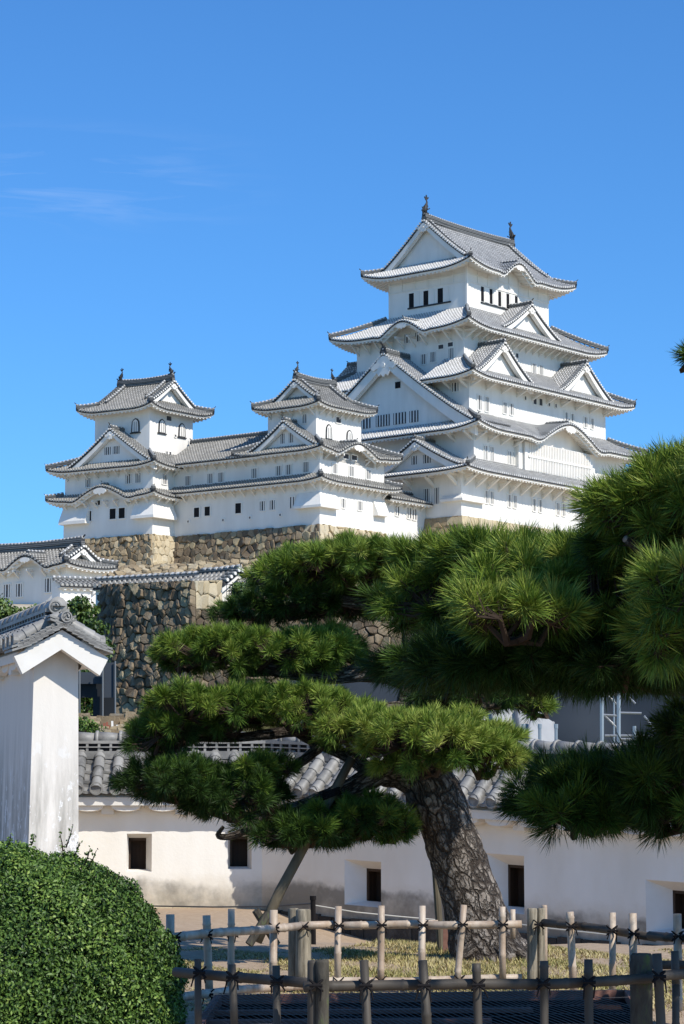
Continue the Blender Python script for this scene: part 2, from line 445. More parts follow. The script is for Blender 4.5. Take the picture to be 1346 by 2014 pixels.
def shachi_mesh(s=1.0):
    """fish finial: head down on the ridge, body curling up, forked tail in the air. Faces -x (outward)"""
    mb = MB()
    path = [(-.25, 0, .12), (-.32, 0, .45), (-.22, 0, .85), (.02, 0, 1.2), (.16, 0, 1.55), (.08, 0, 1.9)]
    rs = [.30, .34, .27, .19, .12, .06]
    mb.smooth = True
    mb.tube([tuple(c * s for c in p) for p in path], [r * s for r in rs], 8)
    mb.smooth = False
    def fin(pts, th=.05): mb.prism([(p[0] * s, p[1] * s) for p in pts], -th * s, th * s)
    fin([(-.05, 1.75), (.1, 1.8), (.5, 2.15), (.42, 2.3), (.18, 2.1), (.12, 2.45), (-.02, 2.5), (-.05, 2.1), (-.3, 2.25), (-.38, 2.15)])
    fin([(.0, .5), (.28, .55), (.34, .8), (.24, .85), (.4, 1.05), (.28, 1.2), (.12, 1.1)])          # back fins
    fin([(-.5, .25), (-.85, .42), (-.7, .6), (-.88, .8), (-.55, .78), (-.48, .6)])                   # snout and whiskers
    for sg in (-1, 1): mb.bar((-.3 * s, sg * .25 * s, .4 * s), (-.02 * s, sg * .62 * s, .62 * s), .3 * s, .06 * s)
    mb.box(-.5 * s, .25 * s, -.26 * s, .26 * s, -.15 * s, .16 * s)
    me_o = mb.build('roof_finial', M['dark_tile']); me = me_o.data; D.objects.remove(me_o); return me
SHACHI = shachi_mesh(1.0)

def gable(parent, xf, w, h, B, mats, p=1.22, bw=0.62, name='gable', back=None, face=0.75, window=None, orn=1.0, ridge_h=.42, cutl=1.0, body=True, oni_s=.62, zb=0.0, wall_drop=0.0):
    """triangular gable: x across, front at y=0, running back B metres; foot at z=0, apex at z=h"""
    zc = lambda x: h * max(0.0, 1 - abs(x) / w) ** p
    rf = MB(); n = max(6, int(w / .36)); nx = [w * i / n for i in range(n + 1)]
    for sg in (1, -1):
        if body:
            rf.mat = 1
            for a, b in zip(nx, nx[1:]):
                q = [(sg * a, 0.0, zc(a)), (sg * b, 0.0, zc(b)), (sg * b, B, zc(b)), (sg * a, B, zc(a))]
                rf.poly(q if sg < 0 else q[::-1], [(0, a), (0, b), (B, b), (B, a)] if sg < 0 else [(B, a), (B, b), (0, b), (0, a)])
            rf.mat = 0; y = 0.62; ns = 7
            while y < B:
                prev = None
                for k in range(ns + 1):
                    x = w * (k / ns) * .99 + .05; z = zc(x); wd = .10
                    r = rf.V((sg * x, y - wd, z - .02), (sg * x, y - wd * .6, z + .10), (sg * x, y + wd * .6, z + .10), (sg * x, y + wd, z - .02))
                    if prev:
                        for j in range(3):
                            ids = [prev[j], prev[j + 1], r[j + 1], r[j]] if sg > 0 else [prev[j + 1], prev[j], r[j], r[j + 1]]
                            u_ = w * (k - 1) / ns; v_ = w * k / ns
                            rf.F(ids, [(0, u_), (0, u_), (0, v_), (0, v_)])
                    prev = r
                y += PITCH_T
        # verge: short round tiles laid side by side down the edge, pale ends with dark between
        t_ = .12; Ls = 0.0; lastx = 0; cnt = 0
        xs_ = np.linspace(0.05, w * .985, 200); cum = 0; nxt = .1
        for i in range(1, len(xs_)):
            dx = xs_[i] - xs_[i - 1]; dz = zc(xs_[i]) - zc(xs_[i - 1]); cum += math.hypot(dx, dz)
            if cum >= nxt:
                nxt += PITCH_T; x = xs_[i]; z = zc(x)
                rf.mat = 0; rf.tube([(sg * x, -.16, z + .03), (sg * x, .55, z + .05)], [.125, .115], 6)
                rf.mat = 3; rf.tube([(sg * x, -.19, z + .03), (sg * x, -.155, z + .03)], [.105, .105], 6)
        rf.mat = 2
        for a, b in zip(nx, nx[1:]):               # dark bed under them
            rf.hexa([(sg * a, -.06, zc(a) - .24), (sg * b, -.06, zc(b) - .24), (sg * b, .5, zc(b) - .24), (sg * a, .5, zc(a) - .24),
                     (sg * a, -.06, zc(a) - .005), (sg * b, -.06, zc(b) - .005), (sg * b, .5, zc(b) - .005), (sg * a, .5, zc(a) - .005)])
    ro = rf.build(name + '_roof' if body else 'verge', [M[mats[0]], M[mats[1]], M['dark_tile'], M['white_trim']], parent, xf=xf)
    wh = MB()
    for sg in (1, -1):                             # barge board in two steps
        for off, bb, y0 in ((.24, bw, .02), (.24 + bw * .55, bw * .62, .2)):
            for a, b in zip(nx, nx[1:]):
                sa = 1 + .35 * (a / w); sb = 1 + .35 * (b / w)
                za0, zb0 = zc(a) - off, zc(b) - off
                za1, zb1 = za0 - bb * sa, zb0 - bb * sb
                wh.hexa([(sg * a, y0, za1), (sg * b, y0, zb1), (sg * b, y0 + .3, zb1), (sg * a, y0 + .3, za1),
                         (sg * a, y0, za0), (sg * b, y0, zb0), (sg * b, y0 + .3, zb0), (sg * a, y0 + .3, za0)])
    # recessed triangular wall
    pts = [(-w * .97, -wall_drop), (w * .97, -wall_drop)] + [(x, max(zc(x) - .3, -wall_drop + .01)) for x in np.linspace(w * .95, -w * .95, 17)]
    wh.prism(pts, face, face + .2)
    if orn > 0:                                    # carved pendant under the apex
        k = orn; zt = h - .45 * bw - .3
        pr = [(0, -1.05), (.20, -.85), (.34, -.98), (.52, -.72), (.45, -.48), (.80, -.60), (1.02, -.42), (.86, -.2), (.55, -.12), (.42, .12), (0, .3)]
        pr = pr + [(-a_, b_) for a_, b_ in pr[-2:0:-1]]
        wh.prism([(a_ * k, zt + b_ * k) for a_, b_ in pr], -.12, .06)
        wh.lathe([(.16 * k, 0), (.16 * k, .08)], 8, (0, -.2, zt - .3 * k))
    bo = wh.build('barge_board', M['white_trim'], ro, xf=xf)
    if ridge_h:
        o, ax, ay = [np.array(q, float) for q in xf]
        z = np.array([0, 0, h]); ridge(ro, [tuple(o + z - ay * .12), tuple(o + z + ay * B * .5 - np.array([0, 0, .05])), tuple(o + z + ay * B)], w=.36, h=ridge_h, oni=(True, False), s=oni_s)
    if window:
        win_at(ro, xf, *window, out=face)
    return ro

def win_mesh(w, h, bars, frame=True, dark='opening', barw=.36):
    mb = MB(); mb.mat = 0; mb.box(-w / 2, w / 2, -.012, .05, 0, h)
    mb.mat = 1
    if frame:
        f = .11
        for a in ((-w / 2 - f, -w / 2, -f * .6, h + f), (w / 2, w / 2 + f, -f * .6, h + f), (-w / 2, w / 2, -f, 0), (-w / 2, w / 2, h, h + f)): mb.box(a[0], a[1], -.07, .05, a[2], a[3])
    if bars:
        st = w / bars
        for i in range(bars):
            x = -w / 2 + st * (i + .5)
            if bars > 1 or True: mb.box(x - st * barw / 2, x + st * barw / 2, -.05, .0, 0, h)
    o = mb.build('window', [M[dark], M['white_trim']]); me = o.data; D.objects.remove(o); return me
WM = {}
def win_at(parent, xf, x, z, w, h, bars=0, frame=True, out=0.0, dark='opening', name='window'):
    key = (w, h, bars, frame, dark)
    if key not in WM: WM[key] = win_mesh(w, h, bars, frame, dark)
    o, ax, ay = [np.array(q, float) for q in xf]
    n = np.array([ax[1], -ax[0], 0])
    return place(WM[key], name, parent, tuple(o + ax * x + ay * out + np.array([0, 0, z]) + n * .02), math.atan2(ax[1], ax[0]))

def bracket_mesh(out, drop, t=.2):
    mb = MB(); mb.box(-t / 2, t / 2, -out, .1, -.22, 0)
    mb.bar((0, .05, -drop), (0, -out * .82, -.16), t, t * 1.1)
    mb.bar((0, .05, -drop - .1), (0, .02, 0), t * 1.1, t)
    o = mb.build('bracket', M['white_trim']); me = o.data; D.objects.remove(o); return me
BRM = {}
def brackets(parent, xf, x0, x1, step, z, out, drop, t=.2):
    key = (out, drop, t)
    if key not in BRM: BRM[key] = bracket_mesh(out, drop, t)
    o, ax, ay = [np.array(q, float) for q in xf]; n = max(1, int(round((x1 - x0) / step)))
    for i in range(n + 1):
        x = x0 + (x1 - x0) * i / n
        place(BRM[key], 'bracket', parent, tuple(o + ax * x + np.array([0, 0, z])), math.atan2(ax[1], ax[0]))

class Tower:
    def __init__(s, name, u, v, Y, ar, al, label, cat, orig=None, k=1.0):
        s.o = np.array(orig if orig is not None else at(u, v, Y))
        s.r = np.array([math.cos(rad(ar)), math.sin(rad(ar)), 0]); s.l = np.array([-math.cos(rad(al)), math.sin(rad(al)), 0])
        s.e = empty(name, tuple(s.o), label, cat); s.k = k; s.e.scale = (k, k, k)
    def p(s, x, y, z): return s.r * x + s.l * y + np.array([0, 0, z])
    def face(s, side, x0, x1, y0, y1, z=0.0):
        """(origin, along, inward) with the origin at the middle of that side"""
        cx, cy = (x0 + x1) / 2, (y0 + y1) / 2
        return {'front': (s.p(cx, y0, z), s.r, s.l), 'left': (s.p(x0, cy, z), -s.l, s.r),
                'back': (s.p(cx, y1, z), -s.r, -s.l), 'right': (s.p(x1, cy, z), s.l, -s.r)}[side]
    def wallbox(s, x0, x1, y0, y1, z0, z1, m='castle_white', name='wall'):
        mb = MB(); q = [s.p(x0, y0, z0), s.p(x1, y0, z0), s.p(x1, y1, z0), s.p(x0, y1, z0), s.p(x0, y0, z1), s.p(x1, y0, z1), s.p(x1, y1, z1), s.p(x0, y1, z1)]
        mb.hexa(q); return mb.build(name, M[m], s.e)
    def skirt(s, ex, inn, z, H, lift, mats, bumps={}, ov=None, sides=('front', 'left', 'back', 'right'), a=.8, lc=5.0, fas=.3, hips=True, oni=.62, cuts={}, gaps={}):
        """ring roof: ex, inn = (x0,x1,y0,y1) outer and inner rectangles"""
        dl, dr, df, db = inn[0] - ex[0], ex[1] - inn[1], inn[2] - ex[2], ex[3] - inn[3]
        lx, ly = ex[1] - ex[0], ex[3] - ex[2]
        prm = {'front': (lx, df, dl, dr), 'left': (ly, dl, db, df), 'back': (lx, db, dr, dl), 'right': (ly, dr, df, db)}
        for sd in sides:
            L, Dp, mL, mR = prm[sd]
            for xc_ in ([(-L, gaps[sd][0]), (gaps[sd][1], L)] if sd in gaps else [cuts.get(sd)]):
                roof_side(L, Dp, mL, mR, H, lift, ov or 2.0, mats, s.e, s.face(sd, *ex), zoff=z, bumps=bumps.get(sd, ()), a=a, lc=lc, fas=fas, xcut=xc_)
        if hips:
            for (xe, ye, xi, yi) in ((ex[0], ex[2], inn[0], inn[2]), (ex[0], ex[3], inn[0], inn[3]), (ex[1], ex[2], inn[1], inn[2]), (ex[1], ex[3], inn[1], inn[3])):
                pts = []
                for k in range(5):
                    q = k / 4 * .97 + .0; zz = H * (a * q + (1 - a) * q * q) + lift * (1 - q)
                    pts.append(tuple(s.p(xe + (xi - xe) * q, ye + (yi - ye) * q, z + zz + .05)))
                if all(abs(q) < 900 for q in pts[0]): ridge(s.e, pts, w=.34, h=.36, oni=(True, False), s=oni, name='hip_ridge')
    def finial(s, x, y, z, ang, sc=1.0):
        o = place(SHACHI, 'roof_finial', s.e, tuple(s.p(x, y, z)), ang); o.scale = (sc, sc, sc); return o

def irimoya(T, ex, z, H, lift, tgd, mats, axis='x', bumps={}, ov=2.0, a=.72, gbw=.62, fin=.95, orn=.7, lc=5.0, fas=.3):
    """hip-and-gable top roof; ridge along local x or y; tgd = depth of the hip skirt at the gable ends"""
    x0, x1, y0, y1 = ex; lx, ly = x1 - x0, y1 - y0
    if axis == 'x': half = ly / 2; longs = ('front', 'back'); ends = ('left', 'right'); Ll, Le = lx, ly
    else: half = lx / 2; longs = ('left', 'right'); ends = ('front', 'back'); Ll, Le = ly, lx
    t0 = tgd / half; zg = H * (a * t0 + (1 - a) * t0 * t0)
    for sd in longs:
        roof_side(Ll, half, half, half, H, lift, ov, mats, T.e, T.face(sd, *ex), zoff=z, bumps=bumps.get(sd, ()), tg=t0, a=a, lc=lc, fas=fas, nseg=7)
    for sd in ends:
        # the same curve, cut off at the gable foot
        af = (a * t0) / (a * t0 + (1 - a) * t0 * t0)
        roof_side(Le, tgd + .6, tgd + .6, tgd + .6, zg * (1 + .6 / tgd), lift, ov, mats, T.e, T.face(sd, *ex), zoff=z, bumps=bumps.get(sd, ()), a=1.0, lc=lc, fas=fas)
        o, ax, ay = T.face(sd, *ex)
        w = half - tgd + .25; hh = H - zg
        gable(T.e, (o + ay * (tgd - .35) + np.array([0, 0, z + zg + .02]), ax, ay), w, hh + .05, 1.0, mats, p=1.13, bw=gbw, face=.75, orn=orn, ridge_h=0, body=False)
    # descending ridges and hips
    def zz(q): return H * (a * q + (1 - a) * q * q)
    c = [(x0, y0, 1, 1), (x0, y1, 1, -1), (x1, y0, -1, 1), (x1, y1, -1, -1)]
    for cx, cy, sx_, sy_ in c:
        pts = [tuple(T.p(cx + sx_ * tgd * q, cy + sy_ * tgd * q, z + zz(t0 * q) + lift * (1 - q * t0) * (1 - q) + .05)) for q in (0, .33, .66, 1)]
        ridge(T.e, pts, w=.34, h=.36, oni=(True, False), s=.6, name='hip_ridge')
        pts = []
        for k in range(6):
            q = t0 * 1.15 + (1 - t0 * 1.15) * k / 5; d = half * q
            if axis == 'x': pts.append(tuple(T.p(cx + sx_ * (tgd + .75), cy + sy_ * d, z + zz(q) + .03)))
            else: pts.append(tuple(T.p(cx + sx_ * d, cy + sy_ * (tgd + .75), z + zz(q) + .03)))
        ridge(T.e, pts, w=.32, h=.34, oni=(True, False), s=.6, name='descending_ridge')
    mx_, my_ = (x0 + x1) / 2, (y0 + y1) / 2
    if axis == 'x': A, B_ = (x0 + tgd - .3, my_), (x1 - tgd + .3, my_)
    else: A, B_ = (mx_, y0 + tgd - .3), (mx_, y1 - tgd + .3)
    pts = [tuple(T.p(A[0] + (B_[0] - A[0]) * q, A[1] + (B_[1] - A[1]) * q, z + H + .22 * (2 * q - 1) ** 2)) for q in (0, .2, .4, .6, .8, 1)]
    ridge(T.e, pts, w=.5, h=.7, s=.8, name='main_ridge')
    if fin:
        d_ = T.r if axis == 'x' else T.l
        an = math.atan2(d_[1], d_[0]); ux, uy = (.45, 0) if axis == 'x' else (0, .45)
        T.finial(A[0] + ux, A[1] + uy, z + H + .85, an, fin); T.finial(B_[0] - ux, B_[1] - uy, z + H + .85, an + PI, fin)

def chute(T, x0, x1, y0, y1, zt, zm, zb, out, side_list=('front', 'left'), cap=.0, name='stone_drop'):
    """flared stone-dropping box at a wall corner or along one wall"""
    mb = MB(); o_ = out; fr = 'front' in side_list; lf = 'left' in side_list
    X0 = x0 - (o_ if lf else 0); Y0 = y0 - (o_ if fr else 0); e = .03
    top = [T.p(x0 - e, y0 - e, zt), T.p(x1, y0 - e, zt), T.p(x1, y1, zt), T.p(x0 - e, y1, zt)]
    mid = [T.p(X0, Y0, zm), T.p(x1, Y0, zm), T.p(x1, y1, zm), T.p(X0, y1, zm)]
    bot = [T.p(X0, Y0, zb), T.p(x1, Y0, zb), T.p(x1, y1, zb), T.p(X0, y1, zb)]
    mb.hexa(mid + top); mb.hexa(bot + mid)
    return mb.build(name, M['white_trim'], T.e)
# ------------------------------------------------------------------ castle: main keep
def fx(T, side, plane):
    """placement frame whose x runs along the face measured from the tower's own axes"""
    return (T.p(0, plane, 0), T.r, T.l) if side == 'front' else (T.p(plane, 0, 0), -T.l, T.r)
def wins(T, side, plane, items, dark='grille_back', frame=True):
    """items: (c, z0, width, height, bars) with c the coordinate along the face"""
    f = fx(T, side, plane); sg = 1 if side == 'front' else -1
    for c, z0, w, h, bars in items: win_at(T.e, f, sg * c, z0, w, h, bars, frame, dark=dark)
def brk(T, side, plane, a, b, step, z, out, drop, t=.2):
    f = fx(T, side, plane); sg = 1 if side == 'front' else -1
    brackets(T.e, f, min(sg * a, sg * b), max(sg * a, sg * b), step, z, out, drop, t)
def sgable(T, side, plane, c, z, w, h, B, mats, **k):
    o, ax, ay = fx(T, side, plane); sg = 1 if side == 'front' else -1
    return gable(T.e, (o + ax * (sg * c) + np.array([0, 0, z]), ax, ay), w, h, B, mats, **k)
NEW = ('keep_rib', 'keep_pan'); OLD = ('keep_old_rib', 'keep_old_pan')

K = Tower('main_keep', 908, 1014, 252, 50, 40, 'tallest white castle keep of five stacked roofs, standing on a low band of tan stone', 'castle keep')
K.wallbox(0, 33, 0, 22.6, 0, 5.3)
K.wallbox(2.3, 30.8, .05, 22.5, 4.9, 10.1)
K.wallbox(3.46, 29.3, 1.5, 21.1, 9.9, 16.0)
K.wallbox(5.65, 27.3, 3.8, 18.8, 15.8, 22.2)
K.wallbox(8.6, 24.1, 5.6, 16.6, 21.8, 29.5)
# roofs, bottom to top
K.skirt((-1.94, 34.9, -2.3, 24.9), (2.3, 30.8, 0, 22.6), 4.75, 1.55, .3, NEW, ov=2.1, sides=('front', 'left'), fas=.28)
K.skirt((.45, 32.8, -2.0, 24.7), (3.46, 29.3, 1.5, 21.1), 9.5, 2.1, .65, NEW, ov=1.9, bumps={'front': ((.7, 7.4, 2.15),)})
K.skirt((1.35, 32.3, -.65, 23.3), (5.65, 27.3, 3.8, 18.8), 15.35, 2.75, .5, NEW, ov=2.1, lc=4, gaps={'left': (-4.6, 4.6)})
K.skirt((3.6, 30.1, 1.55, 21.2), (8.6, 24.1, 5.6, 16.6), 21.4, 2.95, .7, NEW, ov=2.1, bumps={'left': ((.55, 3.9, 1.35),)})
irimoya(K, (6.7, 26.9, 3.6, 19.1), 28.75, 6.1, .8, 1.95, NEW, bumps={'front': ((-.9, 3.8, 1.5),)}, gbw=.6, orn=.8, fin=.88)
# gables standing on the slopes
sgable(K, 'front', 2.5, 16.4, 22.1, 5.5, 3.35, 3.4, NEW, bw=.5, orn=.6, ridge_h=.4)
sgable(K, 'front', .35, 8.3, 15.75, 5.4, 3.9, 4.0, NEW, bw=.55, orn=.6, ridge_h=.4)
sgable(K, 'front', .35, 23.9, 15.75, 5.5, 3.9, 4.0, NEW, bw=.55, orn=.6, ridge_h=.4)
for c in (8.3, 23.9):
    gable(K.e, (K.p(c, 22.2, 15.75), -K.r, -K.l), 5.4, 3.9, 4.0, NEW, bw=.55, orn=.6, ridge_h=.4)
bg_ = sgable(K, 'left', 1.2, 11.35, 10.25, 12.3, 8.5, 6.5, NEW, p=1.13, bw=1.05, orn=1.75, ridge_h=.6, face=.9, oni_s=1.1, name='great_gable')
sgable(K, 'left', -1.05, 5.35, 5.3, 6.3, 3.15, 4.0, NEW, bw=.6, orn=.7, ridge_h=.4)
wins(K, 'left', 2.08, [(14.6, 10.95, 1.3, 1.2, 3), (12.2, 10.95, 1.9, 1.25, 5), (9.85, 10.95, 1.7, 1.25, 4), (7.9, 10.95, 1.2, 1.25, 3)], dark='grille_back', frame=False)
wins(K, 'left', 2.08, [(10.1, 14.9, .7, .7, 0)], dark='opening', frame=False)
wins(K, 'left', -.28, [(6.0, 5.9, .7, .9, 2), (4.3, 5.9, 1.0, .9, 3)], frame=False)
# tall lattice bay under the wide undulating gable
mb = MB(); mb.mat = 0; q = [K.p(10.4, -.75, 5.9), K.p(23.2, -.75, 5.9), K.p(23.2, .2, 5.9), K.p(10.4, .2, 5.9), K.p(10.4, -.75, 9.0), K.p(23.2, -.75, 9.0), K.p(23.2, .2, 9.0), K.p(10.4, .2, 9.0)]
mb.hexa(q); bay = mb.build('lattice_bay', M['castle_white'], K.e)
mb = MB()
for i in range(38):
    x = 11.2 + i * .305; mb.hexa([K.p(x + a_, y_, z_) for z_ in (6.0, 8.95) for a_, y_ in ((0, -.86), (.15, -.86), (.15, -.74), (0, -.74))])
mb.hexa([K.p(a_, y_, z_) for z_ in (7.35, 7.55) for a_, y_ in ((10.9, -.90), (22.9, -.90), (22.9, -.74), (10.9, -.74))])
mb.build('lattice', M['white_trim'], bay)
for x in (9.9, 23.7):
    mb = MB(); mb.hexa([K.p(x + a_, y_, z_) for z_ in (5.9, 9.3) for a_, y_ in ((-.35, -.5), (.35, -.5), (.35, .2), (-.35, .2))]); mb.build('pilaster', M['white_trim'], K.e)
# windows
wins(K, 'front', 5.6, [(11.45, 25.4, .5, 1.65, 0), (13.05, 25.4, .5, 1.65, 0), (14.65, 25.4, .5, 1.65, 0), (16.2, 25.4, .5, 1.65, 0), (17.8, 25.4, .5, 1.65, 0)], dark='opening', frame=False)
wins(K, 'left', 8.6, [(13.3, 25.3, .72, 1.6, 0), (11.25, 25.3, .72, 1.6, 0), (9.25, 25.3, .72, 1.6, 0)], dark='opening', frame=False)
mb = MB()
mb.hexa([K.p(a_, y_, z_) for z_ in (25.16, 25.3) for a_, y_ in ((11.1, 5.48), (19.2, 5.48), (19.2, 5.6), (11.1, 5.6))])
mb.build('window_sill', M['dark_tile'], K.e); mb = MB()
mb.hexa([K.p(a_, y_, z_) for z_ in (25.12, 25.28) for a_, y_ in ((8.46, 7.8), (8.6, 7.8), (8.6, 13.8), (8.46, 13.8))]); mb.build('window_sill', M['dark_tile'], K.e)
mb = MB()                                           # proud timber lines and panels round the top floor
for z0, z1 in ((27.18, 27.28), (28.1, 28.18)):
    mb.hexa([K.p(a_, y_, z_) for z_ in (z0, z1) for a_, y_ in ((8.5, 5.52), (24.15, 5.52), (24.15, 5.62), (8.5, 5.62))])
    mb.hexa([K.p(a_, y_, z_) for z_ in (z0, z1) for a_, y_ in ((8.52, 5.52), (8.62, 5.52), (8.62, 16.6), (8.52, 16.6))])
for i in range(9):
    x = 8.55 + i * 1.93; mb.hexa([K.p(x + a_, y_, z_) for z_ in (27.28, 29.2) for a_, y_ in ((0, 5.53), (.13, 5.53), (.13, 5.61), (0, 5.61))])
for i in range(7):
    y = 5.6 + i * 1.8; mb.hexa([K.p(x_, y + b_, z_) for z_ in (27.28, 29.2) for x_, b_ in ((8.53, 0), (8.61, 0), (8.61, .13), (8.53, .13))])
mb.hexa([K.p(a_, y_, z_) for z_ in (21.9, 29.0) for a_, y_ in ((8.5, 5.5), (8.75, 5.5), (8.75, 5.75), (8.5, 5.75))])
for xs in ((12.0, .75), (13.6, .75), (15.2, .7), (16.8, .7)): mb.hexa([K.p(xs[0] - .1 + a_, y_, z_) for z_ in (25.4, 27.05) for a_, y_ in ((0, 5.54), (xs[1], 5.54), (xs[1], 5.62), (0, 5.62))])
for ys in (12.4, 10.35, 8.3): mb.hexa([K.p(x_, ys - .25 + b_, z_) for z_ in (25.3, 26.95) for x_, b_ in ((8.54, 0), (8.62, 0), (8.62, .8), (8.54, .8))])
mb.build('wall_trim', M['white_trim'], K.e)
wins(K, 'left', 5.65, [(9.3, 17.95, .75, 1.1, 3), (8.0, 18.05, .75, 1.1, 3), (5.5, 18.1, .7, 1.15, 3), (11.6, 20.6, .7, 1.0, 2), (10.1, 20.6, .7, 1.0, 2)])
wins(K, 'left', 5.65, [(6.9, 19.35, .7, .45, 0), (5.6, 19.45, .7, .45, 0)])
wins(K, 'front', 3.8, [(18.55, 18.05, .7, 1.15, 3), (19.9, 18.05, .7, 1.15, 3), (15.3, 19.4, .5, .5, 0)])
wins(K, 'left', 3.46, [(3.3, 13.95, .85, .95, 2)])
wins(K, 'front', 1.5, [(5.2, 12.0, .65, 1.55, 2), (6.55, 12.0, .65, 1.55, 2), (9.8, 12.2, .65, 1.2, 2), (11.0, 12.2, .65, 1.2, 2), (15.4, 13.95, .6, .75, 0), (16.5, 13.95, .6, .75, 0), (25.2, 12.6, .6, 1.15, 2), (26.5, 12.6, .6, 1.15, 2), (13.6, 14.2, .3, .4, 0), (18.1, 14.1, .3, .4, 0), (19.4, 14.1, .3, .4, 0), (21.4, 12.9, .6, .9, 2), (22.6, 12.9, .6, .9, 2)])
wins(K, 'front', .05, [(4.3, 6.3, .5, 1.55, 1), (5.4, 6.3, .5, 1.55, 1), (8.6, 6.4, .5, 1.35, 1), (9.5, 6.4, .5, 1.35, 1)])
for c in (4.35, 5.25, 8.4, 9.4, 12.95, 14.1, 17.4, 18.5, 22.0, 23.1, 26.5, 27.6): wins(K, 'front', 0, [(c, 1.75, .55, 1.3, 2)])
wins(K, 'left', 0, [(4.55, 1.5, .8, 1.7, 3), (3.2, 1.5, .6, 1.7, 2)])
# struts under the eaves
brk(K, 'front', 0, .6, 32.4, 2.05, 4.45, 1.8, 1.15, .26)
brk(K, 'left', 0, .6, 6.6, 3.0, 4.45, 1.8, 1.15, .26)
brk(K, 'front', .05, 2.6, 9.4, 2.2, 9.15, 1.5, .8)
brk(K, 'left', 2.3, .3, 2.6, 2.2, 9.15, 1.5, .8)
brk(K, 'front', 1.5, 3.7, 28.9, 2.8, 15.1, 1.6, .75)
brk(K, 'left', 3.46, 1.8, 4.0, 2.0, 15.1, 1.6, .85)
brk(K, 'front', 3.8, 5.9, 27.0, 1.25, 21.15, 1.6, .95, .16)
brk(K, 'left', 5.65, 4.0, 18.5, 1.6, 21.15, 1.6, 1.15, .16)
chute(K, 0, 3.6, 0, 2.4, 2.25, 1.8, 1.55, .55)

# ------------------------------------------------------------------ west small keep with its long gallery
Wk = Tower('west_small_keep', 629, 1026, 241.2, 50, 36, 'smaller middle keep with a long white gallery running left, below the tall keep', 'castle tower', k=.946)
Wk.wallbox(0, 10.9, 0, 9.5, -.3, 4.9)
Wk.wallbox(.03, 10.85, .03, 9.4, 4.5, 8.3)
Wk.wallbox(1.26, 8.8, 1.5, 8.0, 8.0, 13.3)
Wk.wallbox(0, 9, 9.5, 20.3, -.3, 4.9, name='gallery_wall'); Wk.wallbox(.03, 8.9, 9.4, 20.3, 4.5, 8.2, name='gallery_wall')
roofm = dict(ov=1.3, lc=3.5, fas=.2, oni=.5)
Wk.skirt((-1.3, 12.3, -1.3, 20.8), (.03, 10.85, .03, 20.7), 4.45, .75, .35, OLD, sides=('front', 'left'), **roofm)
Wk.skirt((-1.35, 12.3, -1.35, 10.8), (1.26, 8.8, 1.5, 8.0), 7.7, 1.55, .35, OLD, bumps={'front': ((-.6, 4.3, 1.15),)}, **roofm)
irimoya(Wk, (.1, 10.0, .2, 9.3), 12.75, 3.15, .4, 1.9, OLD, ov=1.25, gbw=.4, fin=.52, orn=.5, lc=3, fas=.2)
sgable(Wk, 'left', -.75, 4.2, 8.05, 4.9, 3.05, 3.0, OLD, bw=.45, orn=.5, ridge_h=.35, oni_s=.6, face=.6)
# gallery roof: one long ridge parallel to the shaded face
roof_side(14.0, 5.3, 0, 0, 3.1, 0, 1.3, OLD, Wk.e, (Wk.p(-1.3, 14.0, 7.65), -Wk.l, Wk.r), fas=.2, nomitre=(True, True), name='gallery_roof', lc=3)
roof_side(14.0, 5.3, 0, 0, 3.1, 0, 1.3, OLD, Wk.e, (Wk.p(9.3, 14.0, 7.65), Wk.l, -Wk.r), fas=.2, nomitre=(True, True), name='gallery_roof')
ridge(Wk.e, [tuple(Wk.p(4.0, 7.5, 10.7)), tuple(Wk.p(4.0, 21.2, 10.7))], w=.4, h=.42, oni=(False, True), s=.6)
wins(Wk, 'left', .03, [(18.0, 5.3, .8, 1.05, 3), (14.85, 5.3, .75, 1.05, 3), (13.35, 5.3, .75, 1.05, 3), (8.75, 5.35, .75, 1.05, 3), (5.45, 5.35, .75, 1.05, 3), (4.1, 5.35, .75, 1.05, 3), (1.8, 5.4, .8, 1.1, 3)])
wins(Wk, 'left', 0, [(16.7, 1.7, .75, 1.05, 0), (15.2, 1.75, .75, 1.0, 0), (10.9, 1.7, .8, 1.1, 0)], dark='opening')
wins(Wk, 'left', 0, [(7.6, 1.75, .7, 1.0, 2), (6.25, 1.75, .7, 1.0, 2), (3.6, 1.7, .55, 1.2, 1), (13.0, 1.0, .22, .22, 0), (9.3, 1.0, .22, .22, 0), (17.9, 1.2, .22, .22, 0), (5.2, 1.0, .22, .22, 0)])
wins(Wk, 'front', .03, [(2.45, 5.4, .75, 1.0, 3), (5.2, 5.4, .75, 1.05, 3), (8.05, 5.4, .75, 1.0, 3), (4.3, 7.2, .9, .5, 0), (5.7, 7.2, .9, .5, 0)])
wins(Wk, 'front', 0, [(3.8, 1.85, .65, .95, 2), (6.6, 1.85, .75, .95, 2)])
wins(Wk, 'left', 1.26, [(3.0, 10.95, .65, .95, 3)]); wins(Wk, 'front', 1.5, [(4.9, 11.3, .8, .6, 0)])
wins(Wk, 'left', -.12, [(4.85, 8.75, .55, 1.05, 2), (3.7, 8.75, .55, 1.05, 2)], frame=False)
for s_, pl, a_, b_, st, z_ in (('left', 0, .5, 19.6, 1.35, 4.25), ('front', 0, .5, 10.5, 1.25, 4.25), ('left', .03, .5, 19.4, 1.35, 7.5), ('front', 1.5, 1.8, 8.4, 1.05, 12.55), ('left', 1.26, 1.8, 7.6, 1.4, 12.55)):
    brk(Wk, s_, pl, a_, b_, st, z_, 1.0, .8, .14)
for c in (.8, 2.9, 7.6, 9.6): brk(Wk, 'front', .03, c, c + .01, 9, 7.5, 1.0, .8, .14)
